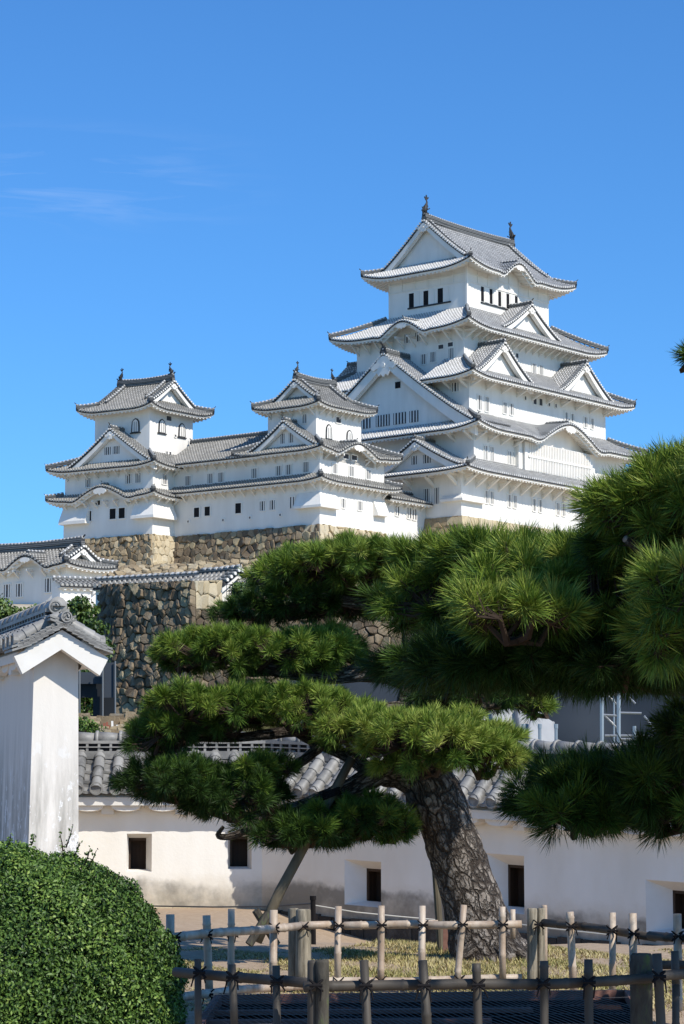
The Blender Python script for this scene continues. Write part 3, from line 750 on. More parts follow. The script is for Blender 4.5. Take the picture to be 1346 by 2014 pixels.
chute(Wk, 0, 2.6, 0, 2.9, 3.2, 1.75, 1.5, .75); chute(Wk, 8.9, 10.9, 0, .1, 3.2, 1.75, 1.5, .65, ('front',))

def arch_window(T, side, plane, c, z, w=.95, h=1.5):
    f = fx(T, side, plane); sg = 1 if side == 'front' else -1; mb = MB()
    def outl(k, zz):
        return [(-w / 2 * k, zz), (w / 2 * k, zz), (w / 2 * k * .92, h * .55), (w * .42 * k, h * .8), (w * .22 * k, h * (.93 if k < 1.1 else 1.0)), (0, h * (.98 if k < 1.1 else 1.08)), (-w * .22 * k, h * (.93 if k < 1.1 else 1.0)), (-w * .42 * k, h * .8), (-w / 2 * k * .92, h * .55)]
    mb.mat = 0; mb.prism(outl(1.22, -.06), -.08, .02)
    mb.mat = 1; mb.prism(outl(.86, .04), -.1, -.07)
    mb.mat = 0; mb.box(-w * .75, w * .75, -.14, .02, -.16, -.04)
    for x in (-.14, .14): mb.box(x - .03, x + .03, -.115, -.07, .04, h * .8)
    o, ax, ay = f; n = np.array([ax[1], -ax[0], 0])
    ob = mb.build('arched_window', [M['dark_tile'], M['white_trim']], T.e); ob.location = tuple(o + ax * sg * c + np.array([0, 0, z]) + n * .01); ob.rotation_euler = (0, 0, math.atan2(ax[1], ax[0]))
arch_window(Wk, 'front', 1.5, 3.3, 9.35, .85, 1.5); arch_window(Wk, 'front', 1.5, 6.75, 9.35, .85, 1.3)

# ------------------------------------------------------------------ far left small keep
io = Wk.o + Wk.p(-3.5, 20, 0) * Wk.k
In = Tower('northwest_small_keep', 300, 1045, io[1], 51, 32, 'left small keep of three roofs with an arched-window top floor, on a tan stone corner', 'castle tower', k=.946)
In.wallbox(0, 9.5, 0, 12.3, -.3, 4.6)
In.wallbox(.03, 9.5, .03, 12.2, 4.1, 7.9)
In.wallbox(1.27, 8.3, 1.6, 9.2, 7.6, 14.6)
In.skirt((-1.3, 10.8, -1.3, 13.8), (.03, 9.5, .03, 12.2), 4.0, .75, .4, OLD, bumps={'left': ((.1, 4.8, 1.35),)}, cuts={'front': (-9, -1.2)}, sides=('front', 'left', 'back'), **roofm)
In.skirt((-1.3, 10.8, -1.3, 13.8), (1.27, 8.3, 1.6, 9.2), 7.35, 1.75, .45, OLD, **roofm)
irimoya(In, (-.1, 10.2, .2, 10.7), 13.95, 3.5, .55, 1.7, OLD, axis='y', ov=1.3, gbw=.42, fin=.56, orn=.5, lc=3, fas=.2)
sgable(In, 'left', -.8, 5.2, 7.65, 6.0, 4.05, 3.2, OLD, bw=.5, orn=.7, ridge_h=.38, oni_s=.6, face=.6, p=1.15)
wins(In, 'left', 0, [(5.4, 1.7, .85, 1.15, 0), (4.15, 1.7, .85, 1.15, 0), (8.75, 1.7, .8, 1.1, 0), (7.6, 3.4, .9, .5, 0), (3.3, 3.3, .7, .45, 0)], dark='opening')
wins(In, 'left', .03, [(3.3, 5.5, .8, 1.05, 3), (2.0, 5.5, .8, 1.05, 3), (8.9, 5.5, .75, 1.0, 3)])
wins(In, 'front', .03, [(1.85, 5.4, .7, 1.1, 3)])
wins(In, 'left', -.17, [(6.1, 8.9, .9, .85, 3), (4.9, 8.9, .9, .85, 3)], frame=False)
wins(In, 'front', 1.6, [(4.3, 12.9, .8, .5, 0), (4.3, 8.9, .8, .5, 1), (5.4, 11.2, .25, .25, 0)])
arch_window(In, 'left', 1.27, 3.5, 11.4, .95, 1.45); arch_window(In, 'front', 1.6, 3.2, 11.4, .95, 1.45); arch_window(In, 'front', 1.6, 6.45, 11.35, .95, 1.45)
for s_, pl, a_, b_, st, z_ in (('left', 0, .5, 11.8, 1.35, 3.85), ('front', 0, .5, 3.2, 1.1, 3.85), ('left', .03, .5, 11.8, 1.35, 7.15), ('front', .03, .5, 3.2, 1.1, 7.15)):
    brk(In, s_, pl, a_, b_, st, z_, 1.0, .8, .14)
chute(In, 0, 3.0, 0, 2.3, 3.5, 1.75, 1.45, .8); chute(In, 0, 1, 8.6, 12.3, 3.5, 1.75, 1.4, .8, ('left',))

# ------------------------------------------------------------------ low gallery between the west keep and the main keep
Lg = Tower('low_gallery', 0, 0, 0, 50, 40, 'low white gallery with small windows tucked between the middle keep and the tall keep', 'castle building', orig=K.o)
Lg.wallbox(-7.3, -.05, 4.7, 9.5, -4.5, 2.0)
roof_side(7.0, 3.0, 0, 0, 1.1, 0, 1.1, OLD, Lg.e, (Lg.p(-3.8, 3.5, 1.55), Lg.r, Lg.l), fas=.2, nomitre=(True, True))
ridge(Lg.e, [tuple(Lg.p(-7.2, 6.5, 2.6)), tuple(Lg.p(-.1, 6.5, 2.6))], w=.36, h=.36, oni=(False, False))
wins(Lg, 'front', 4.7, [(-4.9, -.1, .6, 1.0, 1), (-2.9, -.2, .6, 1.1, 1), (-2.0, -.25, .6, 1.1, 1)])
brk(Lg, 'front', 4.7, -6.3, -1, 1.5, 1.35, .9, .6, .14)

# ------------------------------------------------------------------ stone walls
def clip(poly, p, n):
    out = []
    for i in range(len(poly)):
        a, b = poly[i], poly[(i + 1) % len(poly)]
        da = (a[0] - p[0]) * n[0] + (a[1] - p[1]) * n[1]; db = (b[0] - p[0]) * n[0] + (b[1] - p[1]) * n[1]
        if da <= 0: out.append(a)
        if da * db < 0:
            t_ = da / (da - db); out.append((a[0] + (b[0] - a[0]) * t_, a[1] + (b[1] - a[1]) * t_))
    return out
def stone_face(mb, q, size, bulge, gap, rng, lo=0.0, hi=1.0, corner=None, edge=True, squash=1.0):
    """q = four corners (bottom left, bottom right, top right, top left) seen from outside; irregular fitted stones"""
    q = [np.array(k, float) for k in q]
    Lx = (np.linalg.norm(q[1] - q[0]) + np.linalg.norm(q[2] - q[3])) / 2; Lz = (np.linalg.norm(q[3] - q[0]) + np.linalg.norm(q[2] - q[1])) / 2
    nrm = np.cross(q[1] - q[0], q[3] - q[0]); nrm /= np.linalg.norm(nrm)
    nx_, nz_ = max(1, int(round(Lx / size / squash))), max(1, int(round(Lz / size)))
    def P3(s_, t_, d): 
        a = s_ / Lx; b = t_ / Lz
        return (q[0] * (1 - a) + q[1] * a) * (1 - b) + (q[3] * (1 - a) + q[2] * a) * b + nrm * d
    g = {}
    for i in range(-1, nx_ + 1):
        for j in range(-1, nz_ + 1):
            off = .5 if j % 2 else 0
            g[i, j] = ((i + .5 + off - .25 + rng.uniform(-.36, .36)) * Lx / nx_, (j + .5 + rng.uniform(-.36, .36)) * Lz / nz_)
    for (i, j), c in g.items():
        poly = [(0, 0), (Lx, 0), (Lx, Lz), (0, Lz)]
        for di in (-2, -1, 0, 1, 2):
            for dj in (-2, -1, 0, 1, 2):
                o = g.get((i + di, j + dj))
                if (di or dj) and o: 
                    mid = ((c[0] + o[0]) / 2, (c[1] + o[1]) / 2); n = (o[0] - c[0], o[1] - c[1])
                    poly = clip(poly, mid, n)
                    if len(poly) < 3: break
            if len(poly) < 3: break
        if len(poly) < 3: continue
        cx = sum(p[0] for p in poly) / len(poly); cy = sum(p[1] for p in poly) / len(poly)
        if max(abs(p[0] - cx) + abs(p[1] - cy) for p in poly) < size * .15: continue
        # round the polygon a little: cut corners
        pp = []
        for k in range(len(poly)):
            a, b = poly[k], poly[(k + 1) % len(poly)]
            r_ = rng.uniform(.06, .16) if gap > .01 else .015; pp += [(a[0] * (1 - r_) + b[0] * r_, a[1] * (1 - r_) + b[1] * r_), (a[0] * r_ + b[0] * (1 - r_), a[1] * r_ + b[1] * (1 - r_))]
        tk = min(.35, bulge * 2.2); tx, ty = rng.uniform(-tk, tk), rng.uniform(-tk, tk); bl = bulge * rng.uniform(.5, 1.3)
        mb.tint = lo + (hi - lo) * rng.random()
        rings = []
        for sc, d in ((1 - gap, -.1), (1 - gap * 1.2, bl * .5), (.82, bl), (.4, bl * 1.08)):
            ring = []
            for p in pp:
                u_, v_ = (p[0] - cx) * sc, (p[1] - cy) * sc
                dd = d + (tx * u_ + ty * v_ if d > 0 else 0) + (rng.uniform(-.1, .1) * bl if d > 0 else 0)
                ring.append(P3(cx + u_, cy + v_, dd))
            rings.append(mb.V(*ring))
        n = len(pp)
        for a, b in zip(rings, rings[1:]):
            for k in range(n): mb.F([a[k], a[(k + 1) % n], b[(k + 1) % n], b[k]])
        mb.F(rings[-1])
def backing(mb, q, d=-.12):
    q = [np.array(k, float) for k in q]; nrm = np.cross(q[1] - q[0], q[3] - q[0]); nrm /= np.linalg.norm(nrm)
    mb.poly([k + nrm * d for k in q])
def quoins(mb, b0, t0, dirs, size, rng, lo=.5, hi=1):
    """long corner stones alternating along the two faces that meet on an edge"""
    b0, t0 = np.array(b0, float), np.array(t0, float); n = max(2, int(np.linalg.norm(t0 - b0) / size))
    for i in range(n):
        a = b0 + (t0 - b0) * (i / n + .01); b = b0 + (t0 - b0) * ((i + 1) / n - .01); l0, l1 = (1.9, 1.0) if i % 2 else (1.0, 1.9)
        mb.tint = lo + (hi - lo) * rng.random(); d0, d1 = [np.array(d, float) for d in dirs]; o = -(d0 + d1) * .09 * rng.uniform(.6, 1.2)
        A, B = l0 * size * rng.uniform(.85, 1.1), l1 * size * rng.uniform(.85, 1.1)
        mb.hexa([a + o, a + d0 * A + o, a + d0 * A + d1 * B + o, a + d1 * B + o, b + o, b + d0 * A + o, b + d0 * A + d1 * B + o, b + d1 * B + o])
def stone_thing(name, label, faces, mats, loc, quoin=None, cat='stone wall', seed=1):
    """faces: (corners, size, bulge, gap, lo, hi, material slot); one mesh per face under one Empty"""
    e = empty(name, loc, label, cat); o = np.array(loc, float); rng = random.Random(seed)
    for q, size, bl, gap, lo, hi, mi in faces:
        q = [np.array(k, float) - o for k in q]
        mb = MB(); stone_face(mb, q, size, bl, gap, rng, lo, hi); ob = mb.build('stone_face', M[mats[mi]], e)
        mb = MB(); backing(mb, q, -.12 if gap > .01 else -.03); mb.build('joint_shadow', M['black_gap' if gap > .01 else mats[mi]], ob)
    if quoin:
        mb = MB()
        for b0, t0, dirs, size in quoin: quoins(mb, np.array(b0) - o, np.array(t0) - o, dirs, size, rng)
        mb.build('corner_stones', M[mats[-1]], e)
    return e
def TW(T, x, y, z): return T.o + T.p(x, y, z) * T.k
# main keep base
def base(T, x0, x1, y0, y1, zt, zb, bat, name, label, mats, sF, sL, loF, loL, seed, bulge=.14):
    b = bat
    F_ = [TW(T, x0 - b, y0 - b, zb), TW(T, x1 + b, y0 - b, zb), TW(T, x1, y0, zt), TW(T, x0, y0, zt)]
    L2 = [TW(T, x0 - b, y1 + b, zb), TW(T, x0 - b, y0 - b, zb), TW(T, x0, y0, zt), TW(T, x0, y1, zt)]
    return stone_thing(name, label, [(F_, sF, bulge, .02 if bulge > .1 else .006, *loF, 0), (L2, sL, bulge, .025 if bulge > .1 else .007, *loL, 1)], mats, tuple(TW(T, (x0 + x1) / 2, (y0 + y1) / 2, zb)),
        [(TW(T, x0 - b, y0 - b, zb), TW(T, x0, y0, zt), (T.r, T.l), 1.1)], seed=seed)
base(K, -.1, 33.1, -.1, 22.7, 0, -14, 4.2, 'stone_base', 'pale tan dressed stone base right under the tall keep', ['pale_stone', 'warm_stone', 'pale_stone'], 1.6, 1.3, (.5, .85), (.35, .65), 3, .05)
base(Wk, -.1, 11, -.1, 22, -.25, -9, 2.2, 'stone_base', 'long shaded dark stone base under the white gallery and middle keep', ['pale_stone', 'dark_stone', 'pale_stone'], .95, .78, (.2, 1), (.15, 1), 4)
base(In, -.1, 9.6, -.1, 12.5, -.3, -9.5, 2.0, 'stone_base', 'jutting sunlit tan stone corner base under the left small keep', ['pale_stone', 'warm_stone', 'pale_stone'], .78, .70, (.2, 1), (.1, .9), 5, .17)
# ------------------------------------------------------------------ ground
def gz(x, y):
    pts = [(0, .0), (8.5, .05), (10.5, .28), (13.2, .42), (15, .50), (19, .53), (28, .55), (30, .30), (40, -.5), (60, 2.6), (80, 4.5), (112, 5.6), (113.5, 11.8), (150, 14.4), (200, 19), (240, 23.5), (300, 27), (700, 20), (3000, 0), (8000, -20)]
    if x < -10.5: pts = pts[:11] + [(112, 5.6), (172, 8.5), (188, 18.2)] + [p for p in pts if p[0] >= 200]   # the left side stays low until the turret's terrace
    for (a, za), (b, zb) in zip(pts, pts[1:]):
        if y <= b: z = za + (zb - za) * (y - a) / (b - a); break
    else: z = pts[-1][1]
    if 16 < y < 29:                       # the garden falls away a little to the right, towards the wall foot
        z -= .42 * (1 - math.exp(-max(0, x + .9) / .9)) * min(1, max(0, (y - 20.5) / 3)) * min(1, (29 - y) / 1.5)
    return z
m, t, b = mat('ground', (0.2, 0.16, 0.11), .95, .1)
n1 = noise(t, .9, 5, .6); n2 = noise(t, 14, 5, .7)
g_ = mixc(t, ramp(t, n2, [(.3, (0, 0, 0)), (.7, (1, 1, 1))]), (0.33, 0.235, 0.155), (0.46, 0.35, 0.245))
c_ = N(t, 'ShaderNodeTexCoord'); s_ = N(t, 'ShaderNodeSeparateXYZ'); t.links.new(c_.outputs['Object'], s_.inputs[0])
far = ramp(t, math_(t, 'MULTIPLY', s_.outputs[1], .01), [(.31, (0, 0, 0)), (.36, (1, 1, 1))])
yard = ramp(t, math_(t, 'MULTIPLY', s_.outputs[1], .001), [(.165, (0, 0, 0)), (.180, (1, 1, 1))])      # raked pale gravel of the castle yards
g_ = mixc(t, far, g_, mixc(t, n1, (0.05, 0.065, 0.02), (0.13, 0.11, 0.06)))
g_ = mixc(t, yard, g_, (0.46, 0.39, 0.29))
setc(t, b, g_); bump(t, b, n2, .6, .03); M['ground'] = m
ys = [0, 4, 7, 8.5, 9.5, 10.5, 11.5, 12.5, 13.2, 14, 15, 16, 17, 18, 19, 20, 21, 22, 23, 24, 25, 26, 27, 28, 29, 30, 34, 40, 50, 60, 70, 80, 95, 112, 113.5, 125, 150, 172, 188, 200, 240, 300, 400, 700, 1500, 3000, 8000]
xs = [-8000, -2000, -600, -200, -100, -60, -40, -20, -11, -10] + [-6 + .5 * i for i in range(25)] + [8, 12, 20, 40, 60, 100, 200, 600, 2000, 8000]
v = np.array([(x, y, gz(x, y) + (.012 * math.sin(x * 7.3 + y * 3.1) if y < 30 else 0)) for y in ys for x in xs]); nxx = len(xs)
f = np.array([(j * nxx + i, j * nxx + i + 1, (j + 1) * nxx + i + 1, (j + 1) * nxx + i) for j in range(len(ys) - 1) for i in range(nxx - 1)])
go = mesh_np('ground', v, f, M['ground'], smooth=True); tag(go, kind='structure')

# ------------------------------------------------------------------ lower left building
lb = at(128, 1200, 215)
Lb = Tower('lower_turret', 0, 0, 0, 51, 32, 'low white turret with an undulating gable and grey roof at far left, below the castle', 'castle building', orig=lb)
R_ = Lb
Lb.wallbox(0, 4.6, 0, 14, -2, 4.0)
irimoya(Lb, (-1.1, 5.4, -1.1, 13.6), 4.0, 1.85, .3, 1.4, OLD, axis='y', bumps={'left': ((2.6, 3.0, 1.1),)}, ov=1.1, gbw=.4, fin=0, orn=.4, lc=3, fas=.2)
Lb.finial(2.15, 12.0, 6.2, math.atan2(-Lb.l[1], -Lb.l[0]), .55)
wins(Lb, 'left', 0, [(6.6, 1.45, .7, 1.15, 2), (5.2, 1.45, .7, 1.15, 2), (1.9, 1.7, .7, 1.2, 2)])
brk(Lb, 'left', 0, .6, 13, 1.5, 3.8, .9, .7, .14)
ann = Tower('pent_roofed_wall', 0, 0, 0, 20, 40, 'shaded white wall under two small tiled pent roofs, between the turret and the dark stone wall', 'castle wall', orig=at(118, 1205, 205))
mb = MB()
ann.wallbox(0, 6.2, 0, 1.0, -1.5, 2.6)
roof_side(3.9, 1.1, 0, 0, .55, 0, .5, OLD, ann.e, (ann.p(1.6, -.5, 2.35), ann.r, ann.l), fas=.12, nomitre=(True, True))
ridge(ann.e, [tuple(ann.p(-.2, .6, 2.85)), tuple(ann.p(3.4, .6, 2.85))], w=.25, h=.25, oni=(False, False))
gable(ann.e, (ann.p(3.6, -.35, 2.2), ann.r, ann.l), .95, .75, 1.2, OLD, p=1.1, bw=.25, orn=0, ridge_h=.2, oni_s=.3, face=.25)

# ------------------------------------------------------------------ wall helpers for the roofed plaster walls
def roofed_wall_far(name, a, b, zl, h, th, label, rise=.33, ov=.3):
    """distant plaster wall with a tiled saddle roof from ground point a to b"""
    a, b = np.array(a, float), np.array(b, float); L = np.linalg.norm(b - a); ax = (b - a) / L; ay = np.array([-ax[1], ax[0], 0]) / np.linalg.norm(ax[:2])
    e = empty(name, tuple(a), label, 'castle wall')
    mb = MB(); mb.box(0, L, 0, th, -1, h); mb.build('wall', M['castle_white'], e, xf=((0, 0, 0), ax, ay))
    roof_side(L, th / 2 + ov, 0, 0, rise, 0, ov, OLD, e, (ax * L / 2 - ay * ov + np.array([0, 0, h]), ax, ay), fas=.1, nomitre=(True, True))
    roof_side(L, th / 2 + ov, 0, 0, rise, 0, ov, OLD, e, (ax * L / 2 + ay * (th + ov) + np.array([0, 0, h]), -ax, -ay), fas=.1, nomitre=(True, True))
    z = np.array([0, 0, h + rise - .05]); ridge(e, [tuple(ay * th / 2 + z), tuple(ax * L + ay * th / 2 + z)], w=.3, h=.28, oni=(False, False))
    return e
p0, p1 = at(188, 1210, 148), at(470, 1196, 143)
roofed_wall_far('roofed_wall', p0, p1, 0, 1.75, .7, 'long low tile-capped white wall running behind the top of the dark stone wall')
# little gate block with a white gable
gt = Tower('gate_block', 0, 0, 0, 45, 40, 'tiny white gabled gate block behind the iron railing, right of the dark stone wall', 'castle building', orig=at(462, 1180, 140))
gt.wallbox(-1.0, 1.0, 0, 2.5, -1, 1.0)
gable(gt.e, (gt.p(0, -.3, .9), gt.r, gt.l), 1.25, .85, 3.0, OLD, p=1.05, bw=.25, orn=0, ridge_h=.22, oni_s=.35, face=.3)
p0, p1 = at(476, 1180, 140), at(560, 1186, 134)
roofed_wall_far('roofed_wall', p0, p1, 0, 1.0, .6, 'short sunlit tile-capped white wall with an iron railing before it, right of the gate block')
p0, p1 = at(446, 1176, 128), at(545, 1180, 127)
e = empty('iron_railing', tuple(p0), 'thin dark iron railing standing in front of the short sunlit white wall', 'railing')
n = 16; dv = (p1 - p0)
for i in range(n + 1):
    mb = MB(); q = dv * i / n; mb.bar(q, q + np.array([0, 0, .75]), .03); mb.build('post', M['dark_tile'], e)
mb = MB()
for z in (.35, .7): mb.bar((0, 0, z), dv + np.array([0, 0, z]), .03)
mb.build('rail', M['dark_tile'], e)

# ------------------------------------------------------------------ the big dark stone wall
A0, A1 = at(212, 1425, 111.5), at(382, 1425, 107.5); B0, B1 = at(243, 1149, 113), at(382, 1142, 109.5)
C0, C1 = at(382, 1200, 109.5), at(436, 1196, 111.5); D1 = at(436, 1141, 111.6)
S0, S1 = at(382, 1425, 107.5), at(860, 1430, 104); T0, T1 = at(382, 1200, 109.4), at(860, 1205, 107)
stone_thing('rubble_stone_wall', 'tall dark rough rubble stone wall with a leaning left edge and a pale corner block at its top right', [
    ([A0, A1, B1, B0], .43, .16, .045, .1, 1, 0), ([S0, S1, T1, T0], .43, .16, .045, 0, .8, 0), ([C0, C1, D1, B1], .62, .08, .03, .4, 1, 1),
    ([at(160, 1425, 118), A0, B0, at(205, 1149, 119)], .55, .17, .04, 0, .6, 0)],
    ['dark_stone', 'pale_stone', 'dark_stone'], tuple((A0 + S1) / 2), [(A0, B0, ((A1 - A0) / np.linalg.norm(A1 - A0), (at(160, 1425, 118) - A0) / np.linalg.norm(at(160, 1425, 118) - A0)), .62)], seed=11)
q = [at(560, 1330, 128), at(900, 1340, 131), at(900, 1225, 134), at(640, 1196, 131)]
stone_thing('inner_stone_wall', 'sunlit rough tan stone wall glimpsed between the pine boughs left of the upper trunk', [(q, .55, .14, .05, .3, 1, 0)], ['warm_stone'], tuple(q[0]), seed=12)
q = [at(196, 1160, 226), at(520, 1180, 222), at(560, 1100, 228), at(196, 1118, 232)]
stone_thing('low_stone_terrace', 'low rough sunlit stone terrace at the foot of the castle base, above the tile-capped wall', [(q, .75, .22, .05, .3, 1, 0)], ['warm_stone'], tuple(q[0]), seed=13)
q = [at(170, 1290, 190), at(245, 1290, 188), at(245, 1195, 190), at(165, 1195, 192)]
stone_thing('low_stone_terrace', 'short patch of orange-brown stones under the shaded white wall at left', [(q, .8, .2, .05, .2, .9, 0)], ['warm_stone'], tuple(q[0]), seed=14)

# ------------------------------------------------------------------ building site: hoarding, sheets, scaffold
m, t, b = mat('site_sheet', (0.075, 0.095, 0.125), .7, .2); setc(t, b, mixc(t, noise(t, .5, 3), (0.032, 0.038, 0.048), (0.065, 0.075, 0.09))); M['site_sheet'] = m
m, t, b = mat('tarp', (0.36, 0.35, 0.33), .6, .3); setc(t, b, mixc(t, noise(t, 1.2, 4), (0.24, 0.24, 0.24), (0.44, 0.43, 0.41))); M['tarp'] = m
m, t, b = mat('pipe', (0.5, 0.52, 0.54), .35, .5); b.inputs['Metallic'].default_value = .6; setc(t, b, ramp(t, noise(t, 2.2, 2), [(.62, (.42, .42, .42)), (.68, (.22, .32, .42))])); M['pipe'] = m
m, t, b = mat('grey_post', (0.16, 0.165, 0.17), .5, .4); M['grey_post'] = m
m, t, b = mat('black_panel', (0.012, 0.014, 0.018), .6, .3); M['black_panel'] = m
def sheet(name, label, cat, q, mt, nx_=40, nz_=10, amp=.12, seed=0):
    q = [np.array(k) for k in q]; rng = random.Random(seed); nr = np.cross(q[1] - q[0], q[3] - q[0]); nr /= np.linalg.norm(nr)
    ph = [rng.uniform(0, 6) for _ in range(6)]; v = []; f = []
    for side in (0, 1):
        for j in range(nz_ + 1):
            for i in range(nx_ + 1):
                a, b_ = i / nx_, j / nz_; p = (q[0] * (1 - a) + q[1] * a) * (1 - b_) + (q[3] * (1 - a) + q[2] * a) * b_
                d = amp * (math.sin(a * 31 + ph[0] + 2 * b_) * .4 + math.sin(a * 13 + ph[1] - 3 * b_) * .5 + math.sin(b_ * 7 + a * 5 + ph[2]) * .4) - .02 * side
                v.append(p + nr * d - q[0])
    st = nx_ + 1; tot = st * (nz_ + 1)
    for j in range(nz_):
        for i in range(nx_):
            k = j * st + i; f.append((k, k + 1, k + st + 1, k + st)); f.append((k + tot, k + st + tot, k + st + 1 + tot, k + 1 + tot))
    o = mesh_np(name, np.array(v), np.array(f), M[mt], loc=tuple(q[0]), smooth=True); return tag(o, label, cat)
sheet('site_hoarding', 'long dark blue-grey sheeting round the works, seen behind the tree trunk', 'hoarding', [at(548, 1560, 62), at(1560, 1560, 58), at(1560, 1325, 58), at(548, 1337, 62)], 'site_sheet', 60, 10, .12, 3)
sheet('tarpaulin', 'crumpled pale grey tarpaulin heap in front of the dark hoarding, left of the scaffold', 'tarpaulin', [at(890, 1690, 49), at(1120, 1690, 47), at(1085, 1412, 50), at(915, 1388, 52)], 'tarp', 46, 16, .55, 5)
sc = at(1200, 1664, 50)
e = empty('scaffold', tuple(sc), 'silver tube scaffold tower with braces, standing by the dark hoarding at right', 'scaffold')
def seg(name, u0, v0, u1, v1, r=.028, Y=50, par=e, mt='pipe', org=sc):
    mb = MB(); mb.tube([at(u0, v0, Y) - org, at(u1, v1, Y) - org], r, 6); return mb.build(name, M[mt], par)
for a in ((1184, 1345, 1184, 1664, .045), (1217, 1335, 1217, 1664, .045), (1248, 1428, 1248, 1664, .04), (1208, 1360, 1208, 1480, .02)): seg('upright', *a)
for a in ((1184, 1406, 1217, 1408), (1190, 1447, 1400, 1447), (1217, 1454, 1248, 1454), (1217, 1402, 1262, 1403), (1184, 1366, 1217, 1366)): seg('ledger', *a, .025)
for a in ((1188, 1406, 1218, 1436), (1196, 1368, 1218, 1390), (1267, 1408, 1300, 1450), (1222, 1356, 1250, 1384), (1220, 1456, 1246, 1480)): seg('brace', *a, .022)
for k, (u, lab) in enumerate(((1030, 'short silver pipe post standing alone, leftmost of three before the tarpaulin'), (1062, 'short silver pipe post standing alone, middle of three before the tarpaulin'), (1094, 'short silver pipe post standing alone, nearest the scaffold of three'))):
    o0 = at(u, 1724, 46); mb = MB(); top = at(u, 1424, 46) - o0
    mb.tube([(0, 0, 0), top], .032, 8); mb.tube([top * .72, top * .78], .05, 8); mb.tube([top * .97, top], .04, 8)
    tag(mb.build('pipe_post', M['pipe'], loc=tuple(o0)), lab, 'pipe post', 'short pipe posts by the tarpaulin')
# dark site shelter by the stone wall on the left
so_ = at(190, 1420, 82)
e = empty('site_shelter', tuple(so_), 'black sheeted work shelter with slate panels at the left foot of the dark stone wall', 'shelter')
def panel(name, u0, v0, u1, v1, Y, mt, th=.06):
    a = at(u0, v1, Y) - so_; c = at(u1, v0, Y) - so_; mb = MB(); mb.box(a[0], c[0], a[1], a[1] + th, a[2], c[2]); return mb.build(name, M[mt], e)
panel('upper_panel', 150, 1322, 202, 1345, 82, 'site_sheet'); panel('dark_panel', 150, 1345, 202, 1372, 82.3, 'black_panel')
panel('side_panel', 204, 1303, 226, 1372, 81.6, 'site_sheet'); panel('lower_panel', 183, 1370, 202, 1414, 82.2, 'black_panel'); panel('lower_panel', 204, 1372, 226, 1412, 82.4, 'black_panel')
for u, v0 in ((157, 1318), (202.5, 1303), (227, 1300)):
    mb = MB(); mb.tube([at(u, v0, 81.5) - so_, at(u, 1430, 81.5) - so_], .03, 6); mb.build('post', M['grey_post'], e)
# loose stones in front of the shelter
rng = random.Random(5); mb = MB()
for i in range(150):
    u = rng.uniform(150, 330); v_ = rng.uniform(1406, 1436); c = at(u, v_, 79 - (v_ - 1406) * .12) ; c[2] = gz(c[0], c[1]) + .1 + rng.uniform(0, .5) * (1 if v_ < 1425 else .3)
    s_ = rng.uniform(.1, .28); mb.tint = rng.random()
    k = [(rng.uniform(.7, 1.2)) for _ in range(8)]; pts = [(sx * s_ * k[i_], sy * s_ * k[(i_ + 3) % 8], sz * s_ * .7 * k[(i_ + 5) % 8]) for i_, (sx, sy, sz) in enumerate([(-1, -1, -1), (1, -1, -1), (1, 1, -1), (-1, 1, -1), (-.8, -.8, 1), (.8, -.8, 1), (.8, .8, 1), (-.8, .8, 1)])]
    mb.hexa([tuple(np.array(p) + c) for p in pts])
tag(mb.build('rubble', M['warm_stone']), 'loose pale rubble stones heaped below the black shelter', 'rubble', kind='stuff')
m, t, b = mat('rust_red', (0.30, 0.10, 0.06), .7, .3); M['rust_red'] = m
o0 = at(212, 1445, 76); e = empty('marker_stakes', tuple(o0), 'small rust-red and white stakes stuck among the rubble below the shelter', 'stakes')
for du, v0, mt, lean in ((-10, 1422, 'rust_red', 4), (-3, 1420, 'rust_red', 2), (4, 1426, 'rust_red', -2), (10, 1418, 'white_trim', -1), (16, 1426, 'white_trim', 3), (0, 1432, 'rust_red', -6)):
    mb = MB(); mb.bar(at(212 + du, 1450, 76) - o0, at(212 + du + lean, v0, 76) - o0, .06); mb.build('stake', M[mt], e)

# ------------------------------------------------------------------ leaves and broadleaf trees
m, t, b = mat('leaf', (0.06, 0.11, 0.025), .45, .5)
a = N(t, 'ShaderNodeAttribute', attribute_name='tint'); setc(t, b, ramp(t, a.outputs['Fac'], [(0, (0.025, 0.05, 0.010)), (.55, (0.075, 0.13, 0.022)), (1, (0.17, 0.22, 0.04))])); M['leaf'] = m
m, t, b = mat('shrub_leaf', (0.05, 0.11, 0.02), .5, .3)
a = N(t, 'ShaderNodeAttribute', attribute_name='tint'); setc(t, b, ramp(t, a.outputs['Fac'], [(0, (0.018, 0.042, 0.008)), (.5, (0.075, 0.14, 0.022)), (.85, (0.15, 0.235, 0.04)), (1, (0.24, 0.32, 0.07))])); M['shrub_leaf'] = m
m, t, b = mat('bark', (0.12, 0.09, 0.065), .9, .2)
setc(t, b, mixc(t, noise(t, 6, 5), (0.05, 0.035, 0.025), (0.16, 0.12, 0.09))); bump(t, b, noise(t, 18, 5), .8, .03); M['bark'] = m
